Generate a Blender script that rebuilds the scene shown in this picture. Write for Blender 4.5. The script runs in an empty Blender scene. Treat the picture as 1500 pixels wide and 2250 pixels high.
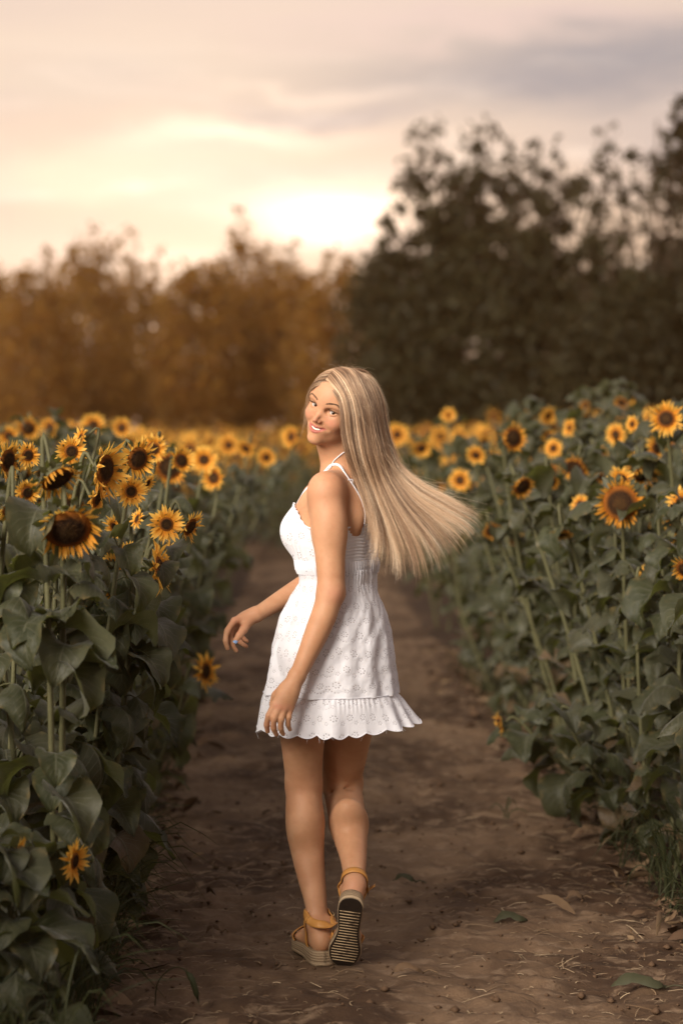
import bpy, math, random
import numpy as np
from mathutils import Vector, Matrix, noise as mnoise

random.seed(7)
RNG = np.random.default_rng(7)
SC = bpy.context.scene
COL = SC.collection
PI = math.pi

# ------------------------------------------------------------------ camera
FPX, CX, CY, HOR, CAMH = 5312.0, 750.0, 1125.0, 965.0, 1.50   # focal length in photo pixels, centre, horizon row
PITCH = math.atan((CY - HOR) / FPX)
cam_d = bpy.data.cameras.new('camera')
cam = bpy.data.objects.new('camera', cam_d)
COL.objects.link(cam)
cam.location = (0, 0, CAMH)
cam.rotation_euler = (PI / 2 - PITCH, 0, 0)
cam_d.sensor_fit = 'VERTICAL'
cam_d.sensor_height = 36.0
cam_d.lens = FPX / 2250.0 * 36.0
cam_d.clip_start = 0.1
cam_d.clip_end = 3000
cam_d.dof.use_dof = True
cam_d.dof.focus_distance = 6.86
cam_d.dof.aperture_fstop = 2.3
SC.camera = cam

# ------------------------------------------------------------------ render settings
SC.render.engine = 'CYCLES'
SC.cycles.use_denoising = True
SC.cycles.use_adaptive_sampling = True
SC.cycles.adaptive_threshold = 0.01
SC.cycles.max_bounces = 7
SC.cycles.diffuse_bounces = 3
SC.cycles.glossy_bounces = 3
SC.cycles.transmission_bounces = 5
SC.cycles.transparent_max_bounces = 10
SC.cycles.volume_bounces = 1
SC.cycles.sample_clamp_indirect = 6.0
SC.view_settings.view_transform = 'Standard'
SC.view_settings.look = 'None'
SC.view_settings.gamma = 1.0
SC.view_settings.use_curve_mapping = False
SC.view_settings.exposure = 0.38


# ------------------------------------------------------------------ node helpers
class G:
    """a socket one can do arithmetic with"""
    def __init__(s, nt, sock): s.nt, s.s = nt, sock
    def _m(s, op, *a):
        n = s.nt.nodes.new('ShaderNodeMath'); n.operation = op
        for i, v in enumerate((s,) + a):
            if isinstance(v, G): s.nt.links.new(v.s, n.inputs[i])
            else: n.inputs[i].default_value = v
        return G(s.nt, n.outputs[0])
    def __add__(s, o): return s._m('ADD', o)
    def __radd__(s, o): return s._m('ADD', o)
    def __sub__(s, o): return s._m('SUBTRACT', o)
    def __rsub__(s, o): return s._m('MULTIPLY', -1.0)._m('ADD', o)
    def __mul__(s, o): return s._m('MULTIPLY', o)
    def __rmul__(s, o): return s._m('MULTIPLY', o)
    def __truediv__(s, o): return s._m('DIVIDE', o)
    def f(s, op, *a): return s._m(op, *a)
    def step(s, a, b):        # smooth 0..1 between a and b
        n = s.nt.nodes.new('ShaderNodeMapRange'); n.interpolation_type = 'SMOOTHSTEP'
        s.nt.links.new(s.s, n.inputs[0]); n.inputs[1].default_value = a; n.inputs[2].default_value = b
        return G(s.nt, n.outputs[0])


def mixc(nt, fac, a, b, blend='MIX'):
    n = nt.nodes.new('ShaderNodeMix'); n.data_type = 'RGBA'; n.blend_type = blend
    for i, v in ((0, fac), (6, a), (7, b)):
        if isinstance(v, G): nt.links.new(v.s, n.inputs[i])
        elif isinstance(v, (int, float)): n.inputs[i].default_value = v
        else: n.inputs[i].default_value = (*v, 1.0) if len(v) == 3 else v
    return G(nt, n.outputs[2])


def noise(nt, vec, scale, detail=3.0, rough=0.55, dist=0.0, out=0):
    n = nt.nodes.new('ShaderNodeTexNoise'); n.inputs['Scale'].default_value = scale
    n.inputs['Detail'].default_value = detail; n.inputs['Roughness'].default_value = rough
    n.inputs['Distortion'].default_value = dist
    if vec is not None: nt.links.new(vec.s, n.inputs['Vector'])
    return G(nt, n.outputs[out])


def coord(nt, which='Object'):
    n = nt.nodes.new('ShaderNodeTexCoord'); return G(nt, n.outputs[which])


def mapping(nt, vec, scale=(1, 1, 1), loc=(0, 0, 0), rot=(0, 0, 0)):
    n = nt.nodes.new('ShaderNodeMapping'); nt.links.new(vec.s, n.inputs[0])
    n.inputs['Scale'].default_value = scale; n.inputs['Location'].default_value = loc; n.inputs['Rotation'].default_value = rot
    return G(nt, n.outputs[0])


def sep(nt, vec):
    n = nt.nodes.new('ShaderNodeSeparateXYZ'); nt.links.new(vec.s, n.inputs[0])
    return [G(nt, n.outputs[i]) for i in range(3)]


def attr(nt, name, out='Fac'):
    n = nt.nodes.new('ShaderNodeAttribute'); n.attribute_name = name
    return G(nt, n.outputs[out])


def obj_random(nt):
    n = nt.nodes.new('ShaderNodeObjectInfo'); return G(nt, n.outputs['Random'])


def material(name, rough=0.6, spec=0.3):
    m = bpy.data.materials.new(name); m.use_nodes = True
    nt = m.node_tree; b = nt.nodes['Principled BSDF']
    b.inputs['Roughness'].default_value = rough
    b.inputs['Specular IOR Level'].default_value = spec
    return m, nt, b


def setc(nt, b, col, inp='Base Color'):
    if isinstance(col, G): nt.links.new(col.s, b.inputs[inp])
    elif isinstance(col, (int, float)): b.inputs[inp].default_value = col
    else: b.inputs[inp].default_value = (*col, 1.0)


def bump(nt, b, h, strength=0.4, dist=0.01):
    n = nt.nodes.new('ShaderNodeBump'); n.inputs['Strength'].default_value = strength; n.inputs['Distance'].default_value = dist
    nt.links.new(h.s, n.inputs['Height']); nt.links.new(n.outputs[0], b.inputs['Normal'])
    return n


def add_translucent(nt, b, col, fac):
    """mix the principled shader with light let through from behind"""
    t = nt.nodes.new('ShaderNodeBsdfTranslucent')
    if isinstance(col, G): nt.links.new(col.s, t.inputs[0])
    else: t.inputs[0].default_value = (*col, 1)
    mx = nt.nodes.new('ShaderNodeMixShader'); mx.inputs[0].default_value = fac
    nt.links.new(b.outputs[0], mx.inputs[1]); nt.links.new(t.outputs[0], mx.inputs[2])
    out = [n for n in nt.nodes if n.type == 'OUTPUT_MATERIAL'][0]
    nt.links.new(mx.outputs[0], out.inputs[0])
    return mx


# ------------------------------------------------------------------ world: hazy evening sky with streaked cloud
SUN_EL, SUN_AZ = math.radians(26), math.radians(216)     # soft light from behind the camera, on the left (azimuth clockwise from +Y)
world = bpy.data.worlds.new('World'); SC.world = world; world.use_nodes = True
nt = world.node_tree; nt.nodes.clear()
wout = nt.nodes.new('ShaderNodeOutputWorld'); bg = nt.nodes.new('ShaderNodeBackground')
bg.inputs[1].default_value = 0.1
nt.links.new(bg.outputs[0], wout.inputs[0])
sky = nt.nodes.new('ShaderNodeTexSky'); sky.sky_type = 'NISHITA'; sky.sun_disc = False
sky.sun_elevation = SUN_EL; sky.sun_rotation = SUN_AZ; sky.dust_density = 4.0
gen = coord(nt, 'Generated')
nn = nt.nodes.new('ShaderNodeVectorMath'); nn.operation = 'NORMALIZE'; nt.links.new(gen.s, nn.inputs[0]); gen = G(nt, nn.outputs[0])
dx, dy, dz = sep(nt, gen)
el = dz.f('MAXIMUM', 0.0)
ramp = nt.nodes.new('ShaderNodeValToRGB'); nt.links.new(el.s, ramp.inputs[0])
cr = ramp.color_ramp
stops = [(0.0, (.98, .56, .36)), (0.05, (.94, .62, .41)), (0.10, (.82, .585, .42)), (0.15, (.74, .565, .43)), (0.19, (.68, .53, .41)), (0.42, (.54, .46, .42)), (1.0, (.40, .37, .40))]
cr.elements[0].position, cr.elements[0].color = 0.0, (*stops[0][1], 1)
cr.elements[1].position, cr.elements[1].color = 1.0, (*stops[-1][1], 1)
for p_, c_ in stops[1:-1]:
    e_ = cr.elements.new(p_); e_.color = (*c_, 1)
base = G(nt, ramp.outputs[0])


def dirfall(vx, vy, vz, k):
    l = math.sqrt(vx * vx + vy * vy + vz * vz)
    d = (dx * (vx / l) + dy * (vy / l) + dz * (vz / l)) - 1.0     # 0 at the direction, negative off it
    return (d * k).f('EXPONENT')


# cloud banks: soft bodies at their places in the sky, their edges torn by noise
w1 = noise(nt, mapping(nt, gen, scale=(1.0, 1.0, 3.2), rot=(0, math.radians(6), 0)), 9.0, 5, 0.55, 0.6) - .5
w2 = noise(nt, mapping(nt, gen, scale=(1.0, 1.0, 3.6), loc=(5.2, 1.3, 8.1), rot=(0, math.radians(6), 0)), 22.0, 5, 0.6, 0.4) - .5
front = dy.step(0.0, 0.5)


def bank(px, py, sx, sy, slope=0.0, tear=1.0):
    ux = (dx - (px - 750) / 5312.0 + w1 * (.10 * tear)) * (5312.0 / sx)
    uz = (dz - (965 - py) / 5312.0 - dx * slope + w1 * (.045 * tear) + w2 * (.016 * tear)) * (5312.0 / sy)
    return (ux * ux + uz * uz).f('MULTIPLY', -1.0).f('EXPONENT') * front


n1 = noise(nt, mapping(nt, gen, scale=(1.0, 1.0, 4.6), rot=(0, math.radians(5), 0)), 5.6, 5, 0.5, 0.7)
n2 = noise(nt, mapping(nt, gen, scale=(1.5, 1.5, 9.0), loc=(3.1, 0.4, 1.7), rot=(0, math.radians(7), 0)), 6.0, 5, 0.58, 0.8)
c = mixc(nt, n1.step(.38, .64) * .35, base, (.62, .47, .42))
c = mixc(nt, bank(1330, 165, 560, 90, .02).f('MINIMUM', 1.0) * .9, c, (.245, .225, .250))
c = mixc(nt, bank(1480, 330, 420, 80, .02) * .5, c, (.40, .34, .35))
c = mixc(nt, bank(760, 245, 230, 26, .05) * .6, c, (.40, .33, .33))
c = mixc(nt, bank(600, 400, 260, 34, .0) * .45, c, (.66, .48, .40))
c = mixc(nt, bank(150, 190, 330, 60, .02) * .35, c, (.62, .52, .44))
c = mixc(nt, bank(1050, 60, 520, 45, .0) * .55, c, (.70, .50, .45))
c = mixc(nt, n2.step(.50, .66) * el.step(.18, .10) * .55, c, (.98, .78, .63))
g = bank(735, 478, 150, 52, 0, .35) * 1.3 + bank(640, 440, 420, 70, 0, .6) * .20 + bank(500, 300, 260, 34, .06) * .42 + bank(800, 190, 260, 16, .06) * .22 + bank(180, 400, 420, 50, 0) * .20 + bank(100, 560, 500, 80, 0, .5) * .16 + bank(330, 580, 260, 60, 0, .5) * .20
glow = g + dirfall(-0.05, 1.0, 0.09, 60.0) * 0.12
gcol = nt.nodes.new('ShaderNodeVectorMath'); gcol.operation = 'SCALE'
gcol.inputs[0].default_value = (1.0, .74, .54); nt.links.new(glow.s, gcol.inputs['Scale'])
add = nt.nodes.new('ShaderNodeVectorMath'); add.operation = 'ADD'
nt.links.new(c.s, add.inputs[0]); nt.links.new(gcol.outputs[0], add.inputs[1])
# the sky away from the sunset is dimmer
dim = dy.step(-.5, .75) * .5 + .5
dm = nt.nodes.new('ShaderNodeVectorMath'); dm.operation = 'SCALE'; nt.links.new(add.outputs[0], dm.inputs[0]); nt.links.new(dim.s, dm.inputs['Scale']); add = dm
sc10 = nt.nodes.new('ShaderNodeVectorMath'); sc10.operation = 'SCALE'; sc10.inputs['Scale'].default_value = 9.2
nt.links.new(add.outputs[0], sc10.inputs[0])
sk = nt.nodes.new('ShaderNodeVectorMath'); sk.operation = 'SCALE'; sk.inputs['Scale'].default_value = 0.10
nt.links.new(sky.outputs[0], sk.inputs[0])
fin = nt.nodes.new('ShaderNodeVectorMath'); fin.operation = 'ADD'
nt.links.new(sc10.outputs[0], fin.inputs[0]); nt.links.new(sk.outputs[0], fin.inputs[1])
nt.links.new(fin.outputs[0], bg.inputs[0])
world.cycles.sampling_method = 'MANUAL'
world.cycles.sample_map_resolution = 512

# ------------------------------------------------------------------ the soft sun
sd = bpy.data.lights.new('sun', 'SUN'); sd.energy = 5.0; sd.angle = math.radians(34); sd.color = (1.0, .90, .78)
sun = bpy.data.objects.new('sun', sd); COL.objects.link(sun)
_dv = Vector((math.sin(SUN_AZ) * math.cos(SUN_EL), math.cos(SUN_AZ) * math.cos(SUN_EL), math.sin(SUN_EL)))
sun.rotation_euler = _dv.to_track_quat('Z', 'Y').to_euler()


# ------------------------------------------------------------------ object helpers
def P(px, py, Y):
    """where in the place the photo pixel lies when it is Y metres from the camera plane"""
    u = (px - CX) / FPX; v = (CY - py) / FPX
    d = Vector((u, math.cos(PITCH) + v * math.sin(PITCH), -math.sin(PITCH) + v * math.cos(PITCH)))
    return Vector((0, 0, CAMH)) + d * (Y / d.y)


def mesh_from(name, verts, faces, mats=(), smooth=True, uv=None, midx=None, attrs=None):
    me = bpy.data.meshes.new(name)
    verts = np.asarray(verts, dtype=np.float32).reshape(-1, 3)
    if isinstance(faces, np.ndarray):
        nf, k = faces.shape
        keep = np.ones(faces.shape, dtype=bool)
        if k == 4: keep[:, 3] = faces[:, 3] != faces[:, 2]        # a repeated last corner marks a triangle
        cnt = keep.sum(1)
        me.vertices.add(len(verts)); me.vertices.foreach_set('co', verts.ravel())
        me.loops.add(int(cnt.sum())); me.loops.foreach_set('vertex_index', faces.astype(np.int32)[keep])
        me.polygons.add(nf)
        me.polygons.foreach_set('loop_start', np.concatenate([[0], np.cumsum(cnt)[:-1]]).astype(np.int32))
        me.update(calc_edges=True)
    else:
        me.from_pydata(verts.tolist(), [], faces); me.update()
    for m in mats: me.materials.append(m)
    if midx is not None: me.polygons.foreach_set('material_index', np.asarray(midx, dtype=np.int32))
    if smooth: me.polygons.foreach_set('use_smooth', np.ones(len(me.polygons), dtype=bool))
    if uv is not None:       # per vertex uv
        li = np.empty(len(me.loops), dtype=np.int32); me.loops.foreach_get('vertex_index', li)
        l = me.uv_layers.new(name='UVMap'); l.data.foreach_set('uv', np.asarray(uv, dtype=np.float32)[li].ravel())
    for k_, v_ in (attrs or {}).items():
        v_ = np.asarray(v_, dtype=np.float32)
        if v_.ndim == 1:
            a = me.attributes.new(k_, 'FLOAT', 'POINT'); a.data.foreach_set('value', v_)
        else:
            a = me.attributes.new(k_, 'FLOAT_COLOR', 'POINT')
            a.data.foreach_set('color', np.concatenate([v_, np.ones((len(v_), 1), np.float32)], 1).ravel())
    me.update()
    return me


def link(name, data, parent=None, label=None, cat=None, group=None, kind=None, mat=None):
    o = bpy.data.objects.new(name, data); COL.objects.link(o)
    if parent is not None: o.parent = parent
    if mat is not None: o.matrix_basis = mat
    if label: o['label'] = label
    if cat: o['category'] = cat
    if group: o['group'] = group
    if kind: o['kind'] = kind
    return o


class MB:
    """collects pieces (verts, faces of 3 or 4, uv, material slot) into one mesh; quads throughout"""
    def __init__(s): s.v = []; s.f = []; s.uv = []; s.m = []; s.n = 0; s.a = []
    def add(s, v, f, uv=None, m=0, a=None):
        v = np.asarray(v, float).reshape(-1, 3); f = np.asarray(f, int)
        if f.shape[1] == 3: f = np.concatenate([f, f[:, 2:3]], 1)   # marked as degenerate, fixed in build
        s.v.append(v); s.f.append(f + s.n); s.n += len(v)
        s.uv.append(np.zeros((len(v), 2)) if uv is None else np.asarray(uv, float))
        s.m.append(np.full(len(f), m)); s.a.append(np.zeros(len(v)) if a is None else np.broadcast_to(np.asarray(a, float), (len(v),)))
    def arrays(s): return np.concatenate(s.v), np.concatenate(s.f), np.concatenate(s.uv), np.concatenate(s.m), np.concatenate(s.a)
    def build(s, name, mats, smooth=True, attr_name='shade'):
        v, f, uv, m, a = s.arrays()
        faces = f
        return mesh_from(name, v, faces, mats, smooth, uv, m, {attr_name: a})


def frames(pts):
    """tangent/normal/binormal along a polyline"""
    pts = np.asarray(pts, float); t = np.gradient(pts, axis=0); t /= np.linalg.norm(t, axis=1)[:, None] + 1e-12
    up = np.array([0, 0, 1.0]) if abs(t[0][2]) < .9 else np.array([1.0, 0, 0])
    n = np.zeros_like(t); n[0] = np.cross(t[0], up); n[0] /= np.linalg.norm(n[0])
    for i in range(1, len(t)):
        n[i] = n[i - 1] - t[i] * np.dot(n[i - 1], t[i]); n[i] /= np.linalg.norm(n[i]) + 1e-12
    return t, n, np.cross(t, n)


def tube(pts, rad, sides=6, caps=True):
    pts = np.asarray(pts, float); rad = np.broadcast_to(np.asarray(rad, float), (len(pts),))
    t, n, b = frames(pts)
    a = np.linspace(0, 2 * PI, sides, endpoint=False)
    v = pts[:, None] + rad[:, None, None] * (np.cos(a)[None, :, None] * n[:, None] + np.sin(a)[None, :, None] * b[:, None])
    N = len(pts); v = v.reshape(-1, 3)
    f = []
    for i in range(N - 1):
        for j in range(sides):
            k = (j + 1) % sides
            f.append((i * sides + j, i * sides + k, (i + 1) * sides + k, (i + 1) * sides + j))
    if caps:
        v = np.concatenate([v, pts[:1], pts[-1:]]); c0, c1 = len(v) - 2, len(v) - 1
        for j in range(0, sides):
            k = (j + 1) % sides
            f.append((c0, k, j, j)); f.append((c1, (N - 1) * sides + j, (N - 1) * sides + k, (N - 1) * sides + k))
    uv = np.zeros((len(v), 2)); uv[:N * sides, 1] = np.repeat(np.linspace(0, 1, N), sides); uv[:N * sides, 0] = np.tile(np.arange(sides) / sides, N)
    return v, np.array(f), uv


def smooth_path(ctrl, n):
    """Catmull-Rom through the control points"""
    c = np.asarray(ctrl, float); c = np.concatenate([[2 * c[0] - c[1]], c, [2 * c[-1] - c[-2]]])
    m = len(c) - 3; t = np.linspace(0, m - 1e-6, n); i = t.astype(int); u = (t - i)[:, None]
    p0, p1, p2, p3 = c[i], c[i + 1], c[i + 2], c[i + 3]
    return 0.5 * ((2 * p1) + (-p0 + p2) * u + (2 * p0 - 5 * p1 + 4 * p2 - p3) * u ** 2 + (-p0 + 3 * p1 - 3 * p2 + p3) * u ** 3)


# value noise in numpy
_PERM = np.random.default_rng(3).random((256, 256))
def vnoise(x, y):
    xi = np.floor(x).astype(int); yi = np.floor(y).astype(int); fx = x - xi; fy = y - yi
    fx = fx * fx * (3 - 2 * fx); fy = fy * fy * (3 - 2 * fy)
    a = _PERM[xi & 255, yi & 255]; b = _PERM[(xi + 1) & 255, yi & 255]; c_ = _PERM[xi & 255, (yi + 1) & 255]; d = _PERM[(xi + 1) & 255, (yi + 1) & 255]
    return (a * (1 - fx) + b * fx) * (1 - fy) + (c_ * (1 - fx) + d * fx) * fy - 0.5
def fbm(x, y, o=4):
    r = 0; a = 1.0
    for k in range(o):
        r = r + a * vnoise(x * 2 ** k + 17.3 * k, y * 2 ** k + 5.1 * k); a *= .5
    return r


SKIP = ''
# ================================================================== the setting: soil and path
def path_cx(y):
    y = np.asarray(y, float)
    b = np.interp(y, [0, 6, 10, 14, 18, 24, 27], [.30, .24, .12, -.06, -.16, -.20, -.22])
    return b - np.where(y > 27, (y - 27) ** 2 * .03, 0)
def path_hw(y): return np.interp(np.asarray(y, float), [0, 6, 11, 18, 25, 60], [.93, .90, .90, .88, .80, .8])


def soil_mat(name, base, dark, streak):
    m, nt, b = material(name, 0.92, 0.15)
    co = coord(nt, 'Object')
    big = noise(nt, mapping(nt, co, (1.0, .55, 1)), 1.7, 4, .6, .4)
    mid = noise(nt, mapping(nt, co, (1.0, 1.5, 1)), 9.0, 5, .65, .5)
    fin = noise(nt, co, 70.0, 4, .7)
    c = mixc(nt, big.step(.38, .60), dark, base)
    c = mixc(nt, mid.step(.50, .66) * .6, c, streak)
    c = mixc(nt, fin.step(.35, .8) * .35, c, tuple(v * .45 for v in base))
    setc(nt, b, c)
    h = mid * .5 + fin * .35 + noise(nt, co, 240.0, 2, .6) * .12
    bump(nt, b, h, .8, .012)
    return m
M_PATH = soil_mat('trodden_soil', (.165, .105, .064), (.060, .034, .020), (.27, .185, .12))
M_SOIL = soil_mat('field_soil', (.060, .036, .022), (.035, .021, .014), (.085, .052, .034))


def grid_sheet(name, xs, ys, zf, mat, label):
    X, Y = np.meshgrid(xs, ys); Z = zf(X, Y)
    v = np.stack([X, Y, Z], -1).reshape(-1, 3); nx = len(xs); ny = len(ys)
    i = (np.arange(ny - 1)[:, None] * nx + np.arange(nx - 1)[None]).ravel()
    f = np.stack([i, i + 1, i + nx + 1, i + nx], 1)
    return link(name, mesh_from(name, v, f, [mat]), kind='structure', label=label)


def ground_z(X, Y):
    d = np.abs(X - path_cx(Y)) / path_hw(Y)
    lift = np.clip((d - .9) / .5, 0, 1)
    near = np.clip((60 - Y) / 30, 0, 1)
    return -.035 + lift * .055 * near + fbm(X * 5, Y * 5) * .03 * lift * near
xs = np.concatenate([[-500, -150, -50, -20, -10, -6], np.arange(-4, 4.01, .08), [6, 10, 20, 50, 150, 500]])
ys = np.concatenate([[-60, -20, -5, 0], np.arange(2, 30, .12), [35, 42, 50, 60, 80, 120, 300, 900]])
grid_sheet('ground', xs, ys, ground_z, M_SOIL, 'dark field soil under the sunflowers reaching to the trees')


def build_path():
    ys = np.concatenate([np.arange(5.2, 8.6, .020), np.arange(8.6, 16, .045), np.arange(16, 36, .12)])
    us = np.linspace(-1.15, 1.15, 111)
    Y = np.repeat(ys[:, None], len(us), 1); U = np.repeat(us[None], len(ys), 0)
    X = path_cx(Y) + U * path_hw(Y)
    z = .030 * fbm(X * 3.0 + 9, Y * 2.2, 3) + .026 * fbm(X * 7, Y * 12 + 4, 3) + .010 * fbm(X * 26, Y * 34, 2)
    ridge = np.abs(fbm(X * 5 + 3, Y * 9, 2)); z -= .016 * np.clip(.13 - ridge, 0, 1) / .13
    # trodden hollows and clods
    r = np.random.default_rng(5)
    for _ in range(260):
        y0 = r.uniform(5.0, 20); x0 = path_cx(y0) + r.uniform(-.8, .8); a = r.uniform(-.5, .5); L = r.uniform(.06, .13)
        ddx = (X - x0) * math.cos(a) + (Y - y0) * math.sin(a); ddy = -(X - x0) * math.sin(a) + (Y - y0) * math.cos(a)
        k = (ddx / (L * .55)) ** 2 + (ddy / L) ** 2
        z -= np.where(k < 6, r.uniform(.004, .016) * np.exp(-k) * (1 - .9 * k), 0)
    edge = np.clip((np.abs(U) - .80 + .12 * fbm(X * 4, Y * 4, 2)) / .3, 0, 1)
    z = z * (1 - .4 * edge) - .07 * edge ** 2
    flat = np.exp(-(((X + .04) / .28) ** 2 + ((Y - 6.87) / .28) ** 2))
    z = z * (1 - flat * .9) 
    v = np.stack([X, Y, z], -1).reshape(-1, 3); nx = len(us); ny = len(ys)
    i = (np.arange(ny - 1)[:, None] * nx + np.arange(nx - 1)[None]).ravel()
    f = np.stack([i, i + 1, i + nx + 1, i + nx], 1)
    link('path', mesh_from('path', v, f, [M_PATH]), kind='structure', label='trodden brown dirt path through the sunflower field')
    return z, us, ys
PATH_Z, PATH_U, PATH_Y = build_path()
def path_z(x, y):
    iy = int(np.clip(np.searchsorted(PATH_Y, y), 0, len(PATH_Y) - 1)); u = (x - float(path_cx(y))) / float(path_hw(y))
    iu = int(np.clip(np.searchsorted(PATH_U, u), 0, len(PATH_U) - 1)); return float(PATH_Z[iy, iu]) if abs(u) < 1.1 else float(ground_z(np.array(x), np.array(y)))

# ================================================================== trees beyond the field
def foliage_mat(name, c1, c2, trans, tfac):
    m, nt, b = material(name, 0.65, 0.2)
    sh = attr(nt, 'shade'); c = mixc(nt, sh, c1, c2); setc(nt, b, c)
    add_translucent(nt, b, mixc(nt, sh, trans, tuple(v * .6 for v in trans)), tfac)
    return m
M_BARK, _nt, _b = material('bark', .9, .1)
setc(_nt, _b, mixc(_nt, noise(_nt, mapping(_nt, coord(_nt), (6, 6, 1)), 4, 4), (.035, .024, .016), (.10, .07, .05)))
bump(_nt, _b, noise(_nt, mapping(_nt, coord(_nt), (8, 8, 1)), 5, 4), .6, .05)
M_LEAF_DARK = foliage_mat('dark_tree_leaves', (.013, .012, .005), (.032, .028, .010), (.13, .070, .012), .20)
M_LEAF_GLOW = foliage_mat('glow_tinted_tree_leaves', (.026, .015, .006), (.125, .076, .022), (.92, .50, .10), .52)  # golden glow and haze of the left trees put into the leaf colour


def leaf_cards(centers, size, r, squash=1.0):
    """one bent four-point leaf per centre"""
    n = len(centers)
    a = r.normal(size=(n, 3)); a /= np.linalg.norm(a, axis=1)[:, None]
    b = np.cross(a, r.normal(size=(n, 3))); b /= np.linalg.norm(b, axis=1)[:, None]
    nrm = np.cross(a, b)
    s = size * r.uniform(.6, 1.3, (n, 1))
    p0 = centers - a * s; p2 = centers + a * s
    p1 = centers + b * s * .42 + nrm * s * .15; p3 = centers - b * s * .42 + nrm * s * .15
    v = np.stack([p0, p1, p2, p3], 1).reshape(-1, 3)
    f = np.arange(n * 4).reshape(n, 4)
    return v, f


def make_tree(name, base, lobes, leaf, per_m3, mat, label, group, seed, trunk_h, cat='tree', trunk_r=.11, twig=0):
    """lobes: (dx, z, rx, rz, density) round a trunk standing at base"""
    r = np.random.default_rng(seed)
    root = link(name, None, label=label, cat=cat, group=group); root.location = base
    top = max(l[1] + l[3] for l in lobes)
    mb = MB()
    tp = smooth_path([(0, 0, -.2), (r.uniform(-.1, .1), 0, trunk_h * .5), (r.uniform(-.25, .25), r.uniform(-.1, .1), trunk_h), (r.uniform(-.3, .3), 0, max(trunk_h + .4, top * .55))], 12)
    mb.add(*tube(tp, np.linspace(trunk_r, .02, 12), 8)[:2])
    for (x, z, rx, rz, dn) in lobes:
        z0 = min(z * .6, trunk_h)
        st = np.array([np.interp(z0, tp[:, 2], tp[:, 0]), 0, z0])
        for k in range(3):
            e = np.array([x + r.uniform(-.7, .7) * rx, r.uniform(-.6, .6) * rx, z + r.uniform(-.2, .85) * rz])
            mid = (st + e) / 2 + np.array([r.uniform(-.2, .2), r.uniform(-.2, .2), r.uniform(-.1, .3)])
            pp = smooth_path([st, mid, e], 7); mb.add(*tube(pp, np.linspace(trunk_r * .22, .006, 7), 5)[:2])
            for q in range(twig):
                s0 = pp[r.integers(2, 6)]; e2 = s0 + np.array([r.uniform(-.5, .5) * rx, r.uniform(-.5, .5) * rx, r.uniform(.1, .5) * rz])
                mb.add(*tube(smooth_path([s0, (s0 + e2) / 2 + r.uniform(-.1, .1, 3), e2], 5), np.linspace(.022, .006, 5), 4)[:2])
    link('trunk', mb.build('trunk', [M_BARK]), root)
    cs = []; sh = []
    for (x, z, rx, rz, dn) in lobes:
        ry = rx * 1.0
        vol = 4 / 3 * PI * rx * ry * rz
        nc = max(5, int(vol * 7))
        d = r.normal(size=(nc, 3)); d /= np.linalg.norm(d, axis=1)[:, None]; d *= r.uniform(.35, 1.0, (nc, 1)) ** .5
        cc = d * [rx, ry, rz] + [x, 0, z]
        k = max(4, int(vol * per_m3 * dn * (1 + .30 / max(rx, .25)) / nc))      # narrow tops are leafier for their size
        sg = .34 * (rx * rz) ** .5 / 1.6
        pts = cc[:, None] + r.normal(size=(nc, k, 3)) * r.uniform(.35, 1.0, (nc, 1, 1)) * min(sg * (1.5 if rx < .6 else 1), .42)
        cs.append(pts.reshape(-1, 3)); sh.append(np.repeat(r.uniform(0, 1, nc), k) * .7 + r.uniform(0, .3, nc * k))
    cs = np.concatenate(cs); sh = np.concatenate(sh)
    ok = cs[:, 2] > .05; cs = cs[ok]; sh = sh[ok]
    v, f = leaf_cards(cs, leaf, r)
    link('crown', mesh_from('crown', v, f, [mat], False, attrs={'shade': np.repeat(sh, 4)}), root, kind='stuff')
    return root


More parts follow.
